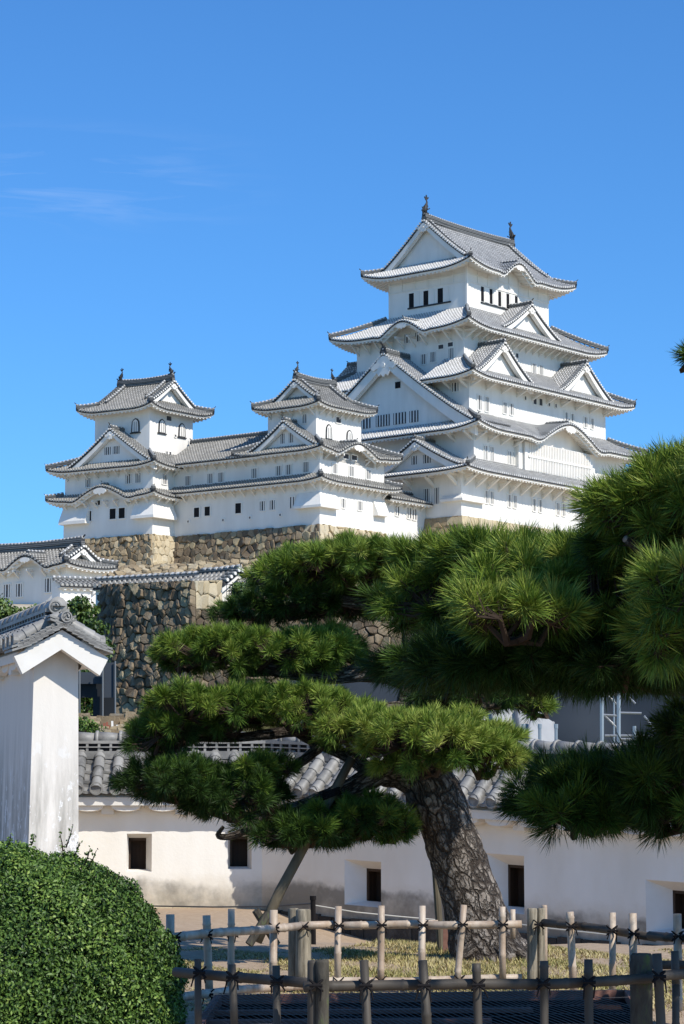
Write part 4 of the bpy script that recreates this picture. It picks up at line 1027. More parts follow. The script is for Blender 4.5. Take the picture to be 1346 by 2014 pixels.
def leaf_cloud(name, cen, nrm, size, mt, parent=None, loc=(0, 0, 0), rng=RNG, flat=.5, tint=None, aspect=.55):
    """one folded diamond leaf per centre; normals scattered about nrm"""
    n = len(cen); d = rng.normal(size=(n, 3)) * flat + nrm; d /= np.linalg.norm(d, axis=1)[:, None]
    a = np.cross(d, rng.normal(size=(n, 3))); a /= np.linalg.norm(a, axis=1)[:, None]; b = np.cross(d, a)
    s = size * rng.uniform(.65, 1.25, (n, 1))
    v = np.empty((n, 4, 3)); v[:, 0] = cen - a * s; v[:, 1] = cen + b * s * aspect + d * s * .18; v[:, 2] = cen + a * s; v[:, 3] = cen - b * s * aspect + d * s * .18
    k = np.arange(n)[:, None] * 4; f = np.concatenate([k + [0, 1, 2], k + [0, 2, 3]], 1).reshape(-1, 3)
    ti = np.repeat(rng.random(n) if tint is None else tint, 2)
    return mesh_np(name, v.reshape(-1, 3), f, M[mt], parent, ti, loc)
def broad_tree(name, label, base, blobs, n, size, group=None, mt='leaf', cat='tree'):
    """blobs: (dx, dy, dz, r) clumps relative to the base"""
    e = empty(name, tuple(base), label, cat, group); cen = []; nr = []; tn = []
    for dx, dy, dz, r in blobs:
        k = int(n * r * r); sub = RNG.normal(size=(14, 3)); sub /= np.linalg.norm(sub, axis=1)[:, None]; sub = sub * r * .55 + (dx, dy, dz)
        w = RNG.integers(0, 14, k); d = RNG.normal(size=(k, 3)); d /= np.linalg.norm(d, axis=1)[:, None]
        rr = r * .52 * RNG.uniform(.45, 1.08, (k, 1)); cen.append(sub[w] + d * rr * (1, 1, .8)); nr.append(d); tn.append(np.clip(RNG.normal(.5, .2, k) + (RNG.random(14)[w] - .5) * .5, 0, 1))
    leaf_cloud('crown', np.concatenate(cen), np.concatenate(nr), size, mt, e, tint=np.concatenate(tn), flat=.7)
    mb = MB(); top = max(b_[2] for b_ in blobs); cx = sum(b_[0] for b_ in blobs) / len(blobs)
    mb.tube([(0, 0, -.3), (cx * .3, 0, top * .35), (cx * .6, 0, top * .7)], [.22, .16, .08], 8)
    for dx, dy, dz, r in blobs: mb.tube([(cx * .3, 0, top * .35), (dx * .7, dy * .7, dz * .75), (dx, dy, dz + r * .4)], [.12, .07, .02], 5)
    mb.build('trunk', M['bark'], e); return e
def tb(u, v, Y): p = at(u, v, Y); return p
g = 'trees below the lower turret'
for lab, (u, vb, Y), bl in (
    ('dark leafy tree at the far left edge, below the turret', (0, 1330, 92), [(-.2, 0, 2.6, 1.1), (.35, .2, 1.8, .9), (-.9, 0, 2.0, 1.2), (.2, 0, 1.2, .9)]),
    ('round bright-topped leafy tree behind the grey tiled wall roof', (95, 1350, 90), [(-.5, 0, 2.35, .75), (.2, .3, 2.55, .8), (.5, 0, 1.6, .9), (-.4, .2, 1.4, .9), (.1, -.1, 1.0, .9)]),
    ('pointed dark leafy tree just left of the dark stone wall', (168, 1362, 88), [(-.15, 0, 3.0, .6), (-.5, .2, 2.3, .8), (.15, 0, 2.2, .7), (.3, 0, 1.4, .75), (-.3, .1, 1.2, .9), (.35, 0, .7, .7)]),
    ('low bushy tree under the pointed tree, beside the stone wall edge', (150, 1420, 84), [(-.3, 0, .6, .6), (.35, 0, .7, .6), (0, 0, 1.3, .6)])):
    b0 = at(u, vb, Y); up_ = b0[2] - gz(b0[0], b0[1]); b0[2] -= up_; broad_tree('leafy_tree', lab, b0, [(a_, b_, c_ + up_, r_) for a_, b_, c_, r_ in bl], 3000, .085, g)
b0 = at(178, 1452, 70); b0[2] = min(b0[2], gz(b0[0], b0[1])); broad_tree('low_shrub', 'light green low shrub just above the tiled wall roof, beside the white gable end', b0, [(-.2, 0, .7, .38), (.15, 0, .55, .32), (-.5, 0, .8, .38)], 3500, .05, None, 'shrub_leaf', 'shrub')
b0 = at(520, 1225, 114.2); b0[2] = gz(b0[0], b0[1]) - .1; broad_tree('dark_shrub', 'dark clipped shrub mass under the iron railing, above the left pine pad', b0, [(-1.2, 0, .5, .6), (-.4, 0, .65, .7), (.5, .2, .6, .7), (1.4, 0, .5, .7)], 3000, .07, None, 'leaf', 'shrub')
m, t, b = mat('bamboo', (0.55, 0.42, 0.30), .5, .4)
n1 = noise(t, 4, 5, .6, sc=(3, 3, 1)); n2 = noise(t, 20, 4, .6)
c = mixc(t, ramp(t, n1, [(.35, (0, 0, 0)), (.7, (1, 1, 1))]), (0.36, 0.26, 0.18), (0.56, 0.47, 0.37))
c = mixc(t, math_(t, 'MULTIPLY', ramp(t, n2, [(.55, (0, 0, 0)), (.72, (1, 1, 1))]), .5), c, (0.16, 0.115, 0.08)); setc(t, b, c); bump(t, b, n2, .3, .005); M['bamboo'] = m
m, t, b = mat('bamboo_grey', (0.2, 0.17, 0.14), .6, .3); setc(t, b, mixc(t, noise(t, 5, 5, sc=(3, 3, 1)), (0.03, 0.025, 0.02), (0.105, 0.087, 0.067))); M['bamboo_grey'] = m  # weathered grey, darkened further to paint in the fence's shade
m, t, b = mat('post_wood', (0.3, 0.26, 0.2), .85, .2)
n1 = noise(t, 5, 6, .7, sc=(6, 6, .7)); c = mixc(t, ramp(t, n1, [(.35, (0, 0, 0)), (.7, (1, 1, 1))]), (0.10, 0.085, 0.06), (0.40, 0.34, 0.25)); setc(t, b, c); bump(t, b, n1, .7, .01); M['post_wood'] = m
m, t, b = mat('mossy_shaded_wood', (0.07, 0.07, 0.05), .9, .2); n1 = noise(t, 7, 6, .7, sc=(3, 3, 1)); setc(t, b, ramp(t, n1, [(.3, (0.03, 0.026, 0.02)), (.55, (0.08, 0.07, 0.055)), (.72, (0.10, 0.14, 0.04))])); bump(t, b, n1, .7, .012); M['mossy_shaded_wood'] = m
m, t, b = mat('bamboo_old', (0.3, 0.26, 0.18), .7, .2); setc(t, b, mixc(t, noise(t, 4, 5, sc=(5, 5, 1)), (0.05, 0.04, 0.028), (0.20, 0.165, 0.11))); M['bamboo_old'] = m
m, t, b = mat('rope', (0.015, 0.013, 0.013), .9, .1); M['rope'] = m
m, t, b = mat('pale_rope', (0.45, 0.43, 0.38), .9, .1); M['pale_rope'] = m
m, t, b = mat('net', (0.20, 0.18, 0.17), .8, .1); M['net'] = m
m, t, b = mat('red_board', (0.22, 0.10, 0.07), .8, .2); setc(t, b, mixc(t, noise(t, 6, 5, sc=(1, 4, 4)), (0.13, 0.06, 0.045), (0.30, 0.16, 0.12))); M['red_board'] = m
m, t, b = mat('dark_pit', (0.02, 0.018, 0.02), 1, 0); setc(t, b, mixc(t, noise(t, 3, 4), (0.012, 0.008, 0.007), (0.045, 0.028, 0.022))); M['dark_pit'] = m
m, t, b = mat('grass', (0.2, 0.2, 0.06), .8, .1)
a = N(t, 'ShaderNodeAttribute', attribute_name='tint'); setc(t, b, ramp(t, a.outputs['Fac'], [(0, (0.09, 0.12, 0.03)), (.35, (0.22, 0.21, 0.07)), (.7, (0.38, 0.31, 0.13)), (1, (0.50, 0.41, 0.22))])); M['grass'] = m
# ------------------------------------------------------------------ foreground plaster walls
m, t, b = mat('old_plaster', (0.74, 0.70, 0.63), .9, .15)
c_ = N(t, 'ShaderNodeTexCoord'); s_ = N(t, 'ShaderNodeSeparateXYZ'); t.links.new(c_.outputs['Generated'], s_.inputs[0])
uv = N(t, 'ShaderNodeUVMap'); su = N(t, 'ShaderNodeSeparateXYZ'); t.links.new(uv.outputs[0], su.inputs[0])
hgt = su.outputs[1]                                 # height above the wall foot, metres
n1 = noise(t, 2.0, 6, .6); n2 = noise(t, 5.0, 6, .7); n3 = noise(t, 1.1, 4, .6, sc=(1, 1, .35))
base_c = mixc(t, ramp(t, n3, [(.4, (0, 0, 0)), (.75, (1, 1, 1))]), (0.85, 0.81, 0.735), (0.72, 0.665, 0.57))
warm = ramp(t, math_(t, 'ADD', hgt, math_(t, 'MULTIPLY', n2, .3)), [(.25, (1, 1, 1)), (.55, (0, 0, 0))])
base_c = mixc(t, math_(t, 'MULTIPLY', warm, .6), base_c, (0.52, 0.42, 0.28))
mould = ramp(t, math_(t, 'SUBTRACT', hgt, math_(t, 'MULTIPLY', n1, .42)), [(0.02, (1, 1, 1)), (.10, (0, 0, 0))])
base_c = mixc(t, math_(t, 'MULTIPLY', math_(t, 'MULTIPLY', mould, ramp(t, noise(t, 1.3, 5, .65), [(.38, (.2, .2, .2)), (.58, (1, 1, 1))])), .75), base_c, (0.13, 0.12, 0.10))
setc(t, b, base_c); bump(t, b, noise(t, 26, 5, .6), .25, .01); M['old_plaster'] = m
m, t, b = mat('gable_plaster', (0.76, 0.73, 0.68), .9, .15)
uv = N(t, 'ShaderNodeUVMap'); su = N(t, 'ShaderNodeSeparateXYZ'); t.links.new(uv.outputs[0], su.inputs[0])
low = ramp(t, math_(t, 'MULTIPLY', su.outputs[1], .4), [(.42, (1, 1, 1)), (.82, (.0, .0, .0))])
n1 = noise(t, 7, 6, .65, sc=(1, 1, .12)); n2 = noise(t, 9, 7, .75, sc=(1, 1, .55))
c = mixc(t, math_(t, 'MULTIPLY', ramp(t, n1, [(.38, (0, 0, 0)), (.60, (1, 1, 1))]), math_(t, 'ADD', math_(t, 'MULTIPLY', low, .85), .08)), (0.74, 0.69, 0.62), (0.33, 0.31, 0.27))
c = mixc(t, math_(t, 'MULTIPLY', ramp(t, n2, [(.56, (0, 0, 0)), (.60, (1, 1, 1))]), low), c, (0.80, 0.79, 0.77))
setc(t, b, c); bump(t, b, n2, .35, .01); M['gable_plaster'] = m
m, t, b = mat('garden_tile', (0.24, 0.235, 0.22), .5, .4)
n1 = noise(t, 7, 6, .7); n2 = noise(t, 1.6, 3); a = N(t, 'ShaderNodeAttribute', attribute_name='tint')
c = ramp(t, a.outputs['Fac'], [(0, (0.09, 0.086, 0.08)), (.5, (0.18, 0.172, 0.16)), (1, (0.30, 0.285, 0.26))])
c = mixc(t, ramp(t, n1, [(.38, (0, 0, 0)), (.72, (1, 1, 1))]), c, (0.34, 0.325, 0.295))
c = mixc(t, math_(t, 'MULTIPLY', ramp(t, n2, [(.5, (0, 0, 0)), (.65, (1, 1, 1))]), .5), c, (0.10, 0.095, 0.085))
setc(t, b, c); bump(t, b, n1, .4, .008); M['garden_tile'] = m

def dobei(name, label, o, ax, ay, X0, X1, h, th, holes, ends=(False, False), rise=.46, ov=.27, vis=None, batter=0.0, wallm='old_plaster', inset=0.0, rend=0.0):
    """roofed plaster wall. x runs X0..X1, front at y=0 (outward -y), foot at z=0"""
    e = empty(name, tuple(o), label, 'garden wall'); xf = ((0, 0, 0), ax, ay); rng = random.Random(hash(name) % 99 + len(label))
    mb = MB(); XR = X1; X1 = X1 - inset
    # front face with splayed loopholes
    xs_ = sorted({X0, X1} | {k[0] - k[2] / 2 for k in holes} | {k[0] + k[2] / 2 for k in holes}); zs = sorted({-.6, h} | {k[1] for k in holes} | {k[1] + k[3] for k in holes})
    bt = lambda z: -batter * (1 - max(0, z) / h)
    for a, b_ in zip(xs_, xs_[1:]):
        for c, d in zip(zs, zs[1:]):
            if any(a >= k[0] - k[2] / 2 - 1e-6 and b_ <= k[0] + k[2] / 2 + 1e-6 and c >= k[1] - 1e-6 and d <= k[1] + k[3] + 1e-6 for k in holes): continue
            nn = max(1, int((b_ - a) / .5))
            for i in range(nn):
                p, q = a + (b_ - a) * i / nn, a + (b_ - a) * (i + 1) / nn
                mb.poly([(p, bt(c), c), (q, bt(c), c), (q, bt(d), d), (p, bt(d), d)], [(p, c), (q, c), (q, d), (p, d)])
    for X in (X0, X1):
        q = [(X, bt(-.6), -.6), (X, th - bt(-.6), -.6), (X, th, h), (X, 0, h)]; mb.poly(q if X == X1 else q[::-1], [(c[1], c[2]) for c in (q if X == X1 else q[::-1])])
    mb.poly([(X1, th - bt(-.6), -.6), (X0, th - bt(-.6), -.6), (X0, th, h), (X1, th, h)], [(X1, -.6), (X0, -.6), (X0, h), (X1, h)])
    if ends[1] or ends[0]:
        for X in ([X1] if ends[1] else []):
            mb.poly([(X, 0, h), (X, th, h), (X, th / 2, h + rise * .8)], [(0, h), (th, h), (th / 2, h)])
    wl = mb.build('wall', M[wallm], e, xf=xf); X1 = XR
    for x, z, w, hh, iw, ih, shx in holes:            # splayed reveals down to a smaller inner opening
        dp = .17; mb = MB(); x0, x1, z0, z1 = x - w / 2, x + w / 2, z, z + hh; cx = x + shx; i0, i1, k0, k1 = cx - iw / 2, cx + iw / 2, z + (hh - ih) * .35, z + (hh - ih) * .35 + ih
        O_ = [(x0, bt(z0), z0), (x1, bt(z0), z0), (x1, bt(z1), z1), (x0, bt(z1), z1)]; I_ = [(i0, dp, k0), (i1, dp, k0), (i1, dp, k1), (i0, dp, k1)]
        for k in range(4): j = (k + 1) % 4; mb.poly([O_[k], O_[j], I_[j], I_[k]], [(0, 1)] * 4)
        for k in range(4):
            j = (k + 1) % 4; B = [(I_[n_][0], .34, I_[n_][2]) for n_ in (k, j)]; mb.mat = 1; mb.poly([I_[k], I_[j], B[1], B[0]]); mb.mat = 0
        mb.mat = 1; mb.poly([(i0, .34, k0), (i1, .34, k0), (i1, .34, k1), (i0, .34, k1)])
        mb.mat = 2; mb.box(i0, i0 + .02, dp + .005, dp + .03, k0, k1); mb.box(i0, i1, dp + .005, dp + .03, k1 - .03, k1)
        mb.build('loophole', [M['white_plain'], M['shutter_wood'], M['shutter_wood']], e, xf=xf)
    # eave boards and scalloped plaster under the tiles, on both sides
    ym = th / 2; run = ym + ov; sl = rise / run
    wb = MB()
    for sg in (1, -1):
        Yf = lambda y: ym + sg * (y - ym)
        def bx(x0, x1, y0, y1, z0, z1, z0b=None, z1b=None):
            z0b = z0 if z0b is None else z0b; z1b = z1 if z1b is None else z1b
            wb.hexa([(x0, Yf(y0), z0), (x1, Yf(y0), z0), (x1, Yf(y1), z0b), (x0, Yf(y1), z0b), (x0, Yf(y0), z1), (x1, Yf(y0), z1), (x1, Yf(y1), z1b), (x0, Yf(y1), z1b)])
        bx(X0, X1, -ov + .05, .02, h - .07, h + .02, h - .03, h + .16)
        x = X0 + .2; 
        while x < X1 - .1:
            pr = [(x - .17, h - .05), (x + .17, h - .05)]
            for k in range(7):
                a_ = PI * k / 6; 
            n_ = 7; pts = [(x + .17 * math.cos(PI + PI * k / n_), h - .06 - .075 * abs(math.sin(PI * k / n_)) ** .7) for k in range(n_ + 1)]
            y0_, y1_ = -ov + .09, -.02
            A = wb.V(*[(p[0], Yf(y0_), p[1]) for p in pts]); B = wb.V(*[(p[0], Yf(y1_), p[1] - .01) for p in pts])
            wb.F(A if sg > 0 else A[::-1])
            for k in range(n_): wb.F([A[k + 1], A[k], B[k], B[k + 1]] if sg > 0 else [A[k], A[k + 1], B[k + 1], B[k]])
            x += .42
        x = X0 + .41
        while x < X1 - .1: bx(x - .07, x + .07, -.1, .01, h - .17, h - .05); x += .84
    wb.build('eave', M['white_plain'], e, xf=xf)
    # tiles
    tl = MB(); PT = .22; ns = 4; n = int((X1 - X0) / PT)
    for sg in (1, -1):
        for i in range(n + 1):
            xc = X0 + .04 + i * PT; jx = rng.uniform(-.006, .006)
            # pan between this rib and the next, stepped courses
            if i < n:
                for k in range(ns):
                    tl.tint = rng.random() * .8
                    ya, yb = -ov + run * k / ns, -ov + run * (k + 1) / ns; za, zb = h + .10 + sl * (run * k / ns) + .022, h + .10 + sl * (run * (k + 1) / ns) - .004
                    m_ = 4; pa = []; pb = []
                    for j in range(m_ + 1):
                        s_ = j / m_; sag = -.035 * math.sin(PI * s_)
                        pa.append((xc + PT * s_, ym + sg * (ya - (.02) - ym), za + sag)); pb.append((xc + PT * s_, ym + sg * (yb - ym), zb + sag))
                    A = tl.V(*pa); B = tl.V(*pb); Cc = tl.V(*[(p[0], p[1], p[2] - .03) for p in pa])
                    for j in range(m_):
                        q = [A[j], A[j + 1], B[j + 1], B[j]]; r = [Cc[j], Cc[j + 1], A[j + 1], A[j]]
                        tl.F(q if sg > 0 else q[::-1]); tl.F(r if sg > 0 else r[::-1])
            for k in range(ns):                        # round cover tiles, each tapering into the next
                tl.tint = min(1, max(0, rng.gauss(.55, .25)))
                ya, yb = -ov - .02 + (run) * k / ns, -ov + run * (k + 1) / ns + .01
                za, zb = h + .125 + sl * (ya + ov), h + .125 + sl * (yb + ov)
                tl.smooth = True
                tl.tube([(xc + jx, ym + sg * (ya - ym), za), (xc + jx, ym + sg * (yb - ym), zb)], [.069, .058], 9, cap=False); tl.smooth = False
            tl.tint = .35
            y_ = ym + sg * (-ov - .04 - ym); y2 = ym + sg * (-ov + .01 - ym)
            prof = [(.080, 0), (.080, .045)] 
            rings = []
            for r_, dy in ((.075, .05), (.075, 0), (.060, 0), (.056, .012), (.0, .012)):
                rings.append(tl.V(*[(xc + jx + r_ * math.cos(2 * PI * q / 14), y_ + sg * dy, h + .118 + r_ * math.sin(2 * PI * q / 14)) for q in range(14)]))
            for ra, rb in zip(rings, rings[1:]):
                for q in range(14): j = (q + 1) % 14; tl.F([ra[q], ra[j], rb[j], rb[q]] if sg > 0 else [ra[j], ra[q], rb[q], rb[j]])
    tl.build('roof_tiles', M['garden_tile'], e, xf=xf)
    # ridge: courses, dark open lattice band, cap tiles
    rg = MB(); zt = h + .10 + rise; rg.tint = .4; X1 = X1 - rend
    rg.mat = 0; rg.box(X0, X1, ym - .13, ym + .13, zt - .10, zt - .01); rg.mat = 1; rg.box(X0, X1, ym - .095, ym + .095, zt - .01, zt + .075); rg.mat = 0
    x = X0 + .03
    while x < X1: rg.tint = rng.random(); rg.box(x, x + .028, ym - .115, ym + .115, zt - .012, zt + .078); x += .135
    rg.tint = .7; rg.box(X0, X1, ym - .125, ym + .125, zt + .030, zt + .042); rg.box(X0, X1, ym - .12, ym + .12, zt + .076, zt + .11)
    x = X0
    while x < X1:
        rg.tint = min(1, max(0, rng.gauss(.6, .25))); rg.smooth = True; x2 = min(x + .27, X1)
        rg.tube([(x, ym, zt + .135), (x2, ym, zt + .13)], [.085, .07], 10, cap=True); rg.tint = .9; rg.tube([(x - .004, ym, zt + .136), (x + .03, ym, zt + .136)], [.093, .093], 10); rg.smooth = False; x += .27
    rd = rg.build('ridge', [M['garden_tile'], M['opening']], e, xf=xf)
    return e, xf, dict(zt=zt, ym=ym, run=run, sl=sl)
stone('shaded_stone', [(0, (0.03, 0.027, 0.024)), (1, (0.09, 0.08, 0.07))], 5, .4)
m, t, b = mat('white_plain', (0.76, 0.73, 0.68), .9, .15); setc(t, b, mixc(t, noise(t, 5, 5), (0.66, 0.62, 0.55), (0.80, 0.77, 0.72))); M['white_plain'] = m
m, t, b = mat('shutter_wood', (0.05, 0.032, 0.02), .7, .2); setc(t, b, mixc(t, noise(t, 6, 4, sc=(6, 6, .5)), (0.03, 0.018, 0.012), (0.09, 0.06, 0.04))); M['shutter_wood'] = m

z0 = .555
corner = at(515, 1785, 28.0); corner[2] = z0
def lx(u): return (u - 515) / FPX * 28.0
axl = np.array([1, 0, 0.0]); ayl = np.array([0, 1, 0.0])
e1, _, _ = dobei('garden_wall', 'sunlit white plaster wall with small dark loopholes, between the tall gable end and the pine', corner, axl, ayl, -3.0, 0.22, 1.22, .42,
    [(lx(276), (1782 - 1713) / FPX * 28, .285, .43, .20, .355, -.035), (lx(472), (1782 - 1708) / FPX * 28, .27, .42, .20, .34, -.02)])
aR = 39.7; axr = np.array([math.cos(rad(aR)), -math.sin(rad(aR)), -.048]); ayr = np.array([math.sin(rad(aR)), math.cos(rad(aR)), 0])
def rhit(u, v):                                      # pixel on the right wall's face -> (x, z) along the wall
    k = ray(u, v); Mx = np.array([axr, ayr, [0, 0, 1]]).T; a = np.linalg.solve(Mx, EYE - corner); b_ = np.linalg.solve(Mx, k); t_ = -a[1] / b_[1]; q = a + t_ * b_; return q[0], q[2]
hol = []
for (ua, va, ub, vb), (ia, ja, ib, jb) in (((678, 1690, 750, 1782), (706, 1703, 750, 1775)), ((955, 1678, 1032, 1795), (982, 1690, 1031, 1777)), ((1270, 1730, 1376, 1838), (1299, 1754, 1372, 1830))):
    xa, zt_ = rhit(ua, va); xb, zb_ = rhit(ub, vb); xa2, zb2 = rhit(ua, vb); w = xb - xa; zc_ = (zb_ + zb2) / 2; hh = zt_ - zc_
    i0, kt = rhit(ia, ja); i1, kb = rhit(ib, jb)
    hol.append(((xa + xb) / 2, zc_, w, hh, w * .60, hh * .72, w * .14))
e2, _, _ = dobei('garden_wall', 'long shaded white plaster wall with splayed dark loopholes, running behind the pine trunk to the right', corner, axr, ayr, -.12, 8.5, 1.22, .42, hol)
# small footing stones along the left wall foot
mb = MB(); rng = random.Random(3); x = -2.9
while x < -.5:
    w = rng.uniform(.12, .34); mb.tint = rng.random(); mb.box(x, x + w - .02, -rng.uniform(.06, .10), .02, -.22, rng.uniform(-.06, -.01)); x += w
tag(mb.build('footing_stones', M['pale_stone'], loc=tuple(corner + (0, 0, .02))), 'row of flat pale footing stones along the foot of the sunlit wall', 'kerb stones')

mb = MB(); rng = random.Random(8); x = -.1                # footing stones under the wall, its shade painted into their dark colour
while x < 8.4:
    w = rng.uniform(.18, .42); mb.tint = rng.random(); mb.box(x, x + w - .015, -rng.uniform(.04, .08), .02, -.6, -rng.uniform(.0, .03)); x += w
ft = mb.build('footing_stones', M['shaded_stone'], xf=((0, 0, 0), axr, ayr), loc=tuple(corner)); tag(ft, 'footing stones coloured dark as shade along the foot of the shaded wall, right of the corner', 'kerb stones')

# tall wall at the left, its gable end facing the camera
aG = 19.0; rG = np.array([math.cos(rad(aG)), math.sin(rad(aG)), 0]); lG = np.array([-math.sin(rad(aG)), math.cos(rad(aG)), 0])
pe = at(68, 1290, 24.0); hG = 2.66; fo = np.array([pe[0], pe[1], pe[2] - hG + .02])
e3, xf3, q3 = dobei('gable_ended_wall', 'tall weathered white wall whose tiled gable end faces us at left, above the clipped shrub', fo, -lG, rG, -7.0, .22, hG, .44, [], ends=(False, True), rise=.24, ov=.20, batter=.05, wallm='gable_plaster', inset=.22, rend=.20)
h_, ym, zt = hG, q3['ym'], q3['zt']
mb = MB()                                            # chevron barge board at x = 0..0.1
def chev(x0, x1, w, drop, dz, m_=0):
    mb.mat = m_; s_ = .24 / .42
    for sg in (1, -1):
        P_ = [(0, 0), (w, -s_ * w), (w - drop * .45, -s_ * w - drop * .9), (0, -drop)]
        P_ = [(ym + sg * a_, zt - .10 + dz + b_) for a_, b_ in P_]
        A = mb.V(*[(x0, a_, b_) for a_, b_ in P_]); B = mb.V(*[(x1, a_, b_) for a_, b_ in P_])
        mb.F(A if sg < 0 else A[::-1]); mb.F(B[::-1] if sg < 0 else B)
        for i in range(4): j = (i + 1) % 4; q = [A[j], A[i], B[i], B[j]]; mb.F(q if sg < 0 else q[::-1])
chev(.13, .24, .47, .19, -.015)
mb.build('barge_board', M['gable_plaster2'] if 'gable_plaster2' in M else M['white_plain'], e3, xf=xf3)
mb = MB(); rng = random.Random(9)                    # stepped edge tiles up both verges
for sg in (1, -1):
    for i in range(9):
        d0 = .50 - i * .055; y0_ = ym + sg * d0; zz_ = zt - .075 - .57 * d0 + .02; mb.tint = rng.uniform(.5, 1)
        for k_, zo in ((0, 0), (1, .035)):
            a_, b_ = y0_, y0_ - sg * .19; mb.tint = rng.uniform(.25, 1)
            p = [(-.1, a_, zz_ + zo), (.30 - .02 * k_, a_, zz_ + zo), (.30 - .02 * k_, b_, zz_ + zo + .062), (-.1, b_, zz_ + zo + .062)]
            up = [(c[0], c[1], c[2] + .022) for c in p]
            q = p + up
            if sg > 0: q = [p[3], p[2], p[1], p[0], up[3], up[2], up[1], up[0]]
            mb.hexa([q[0], q[1], q[2], q[3], q[4], q[5], q[6], q[7]])
mb.build('verge_tiles', M['garden_tile'], e3, xf=xf3)
mb = MB()                                            # round ridge-end tiles
for yy, zz_, xo, r_ in ((ym + .03, zt + .01, .31, .056), (ym - .03, zt + .125, .06, .066)):
    mb.tint = .6
    rings = []
    for rr, dx in ((r_ * .9, -.35), (r_, -.05), (r_, .0), (r_ * .78, 0), (r_ * .72, -.014), (.0, -.014)):
        rings.append(mb.V(*[(xo + dx, yy + rr * math.cos(2 * PI * k / 20), zz_ + rr * math.sin(2 * PI * k / 20)) for k in range(20)]))
    for ra, rb in zip(rings, rings[1:]):
        for k in range(20): j = (k + 1) % 20; mb.F([ra[k], ra[j], rb[j], rb[k]])
    mb.tint = .9
    for k in range(3):                                # raised comma swirl on the disc
        a0 = 2 * PI * k / 3; mb.tube([(xo + .0, yy + r_ * .35 * math.cos(a0 + q * .5) * (1 + q * .25), zz_ + r_ * .35 * math.sin(a0 + q * .5) * (1 + q * .25)) for q in range(4)], [.014, .011, .008, .004], 5)
mb.build('ridge_end_tile', M['garden_tile'], e3, xf=xf3)
mb = MB(); mb.box(-.02, .06, -.13, -.02, hG - .03, hG + .05); mb.box(-.3, -.02, .44, .56, hG - .05, hG + .1); mb.build('bracket', M['white_plain'], e3, xf=xf3)
# ------------------------------------------------------------------ pines
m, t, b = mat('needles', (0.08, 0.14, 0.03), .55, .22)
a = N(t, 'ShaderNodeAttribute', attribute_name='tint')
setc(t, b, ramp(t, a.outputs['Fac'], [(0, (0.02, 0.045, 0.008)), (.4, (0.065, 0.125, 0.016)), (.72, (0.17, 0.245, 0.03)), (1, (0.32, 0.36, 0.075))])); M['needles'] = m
m, t, b = mat('pine_bark', (0.12, 0.09, 0.07), .95, .15)
uv = N(t, 'ShaderNodeUVMap'); mp_ = N(t, 'ShaderNodeMapping'); mp_.inputs['Scale'].default_value = (15, 6.5, 1); t.links.new(uv.outputs[0], mp_.inputs[0])
# warped cells -> thick plates with dark fissures
nd = N(t, 'ShaderNodeTexNoise', ins={'Scale': 1.6, 'Detail': 4.0}); t.links.new(mp_.outputs[0], nd.inputs['Vector'])
wv = mixc(t, .5, mp_.outputs[0], nd.outputs['Color'], 'LINEAR_LIGHT')
vo = N(t, 'ShaderNodeTexVoronoi', feature='DISTANCE_TO_EDGE', ins={'Scale': 1.0}); t.links.new(wv, vo.inputs['Vector'])
vo2 = N(t, 'ShaderNodeTexVoronoi', feature='DISTANCE_TO_EDGE', ins={'Scale': 2.3}); t.links.new(wv, vo2.inputs['Vector'])
ed = math_(t, 'MULTIPLY', ramp(t, vo.outputs['Distance'], [(0.01, (0, 0, 0)), (.13, (1, 1, 1))]), ramp(t, vo2.outputs['Distance'], [(0.0, (.35, .35, .35)), (.12, (1, 1, 1))]))
nn = noise(t, 26, 5, .7)
cc = mixc(t, ramp(t, nn, [(.35, (0, 0, 0)), (.7, (1, 1, 1))]), (0.15, 0.12, 0.095), (0.35, 0.305, 0.26))
setc(t, b, mixc(t, ed, (0.05, 0.038, 0.03), cc))
hh_ = math_(t, 'ADD', ed, math_(t, 'MULTIPLY', nn, .35)); bump(t, b, hh_, 1.0, .035); M['pine_bark'] = m
m, t, b = mat('twig', (0.10, 0.07, 0.05), .9, .1); setc(t, b, mixc(t, noise(t, 12, 3), (0.022, 0.015, 0.011), (0.085, 0.06, 0.045))); M['twig'] = m

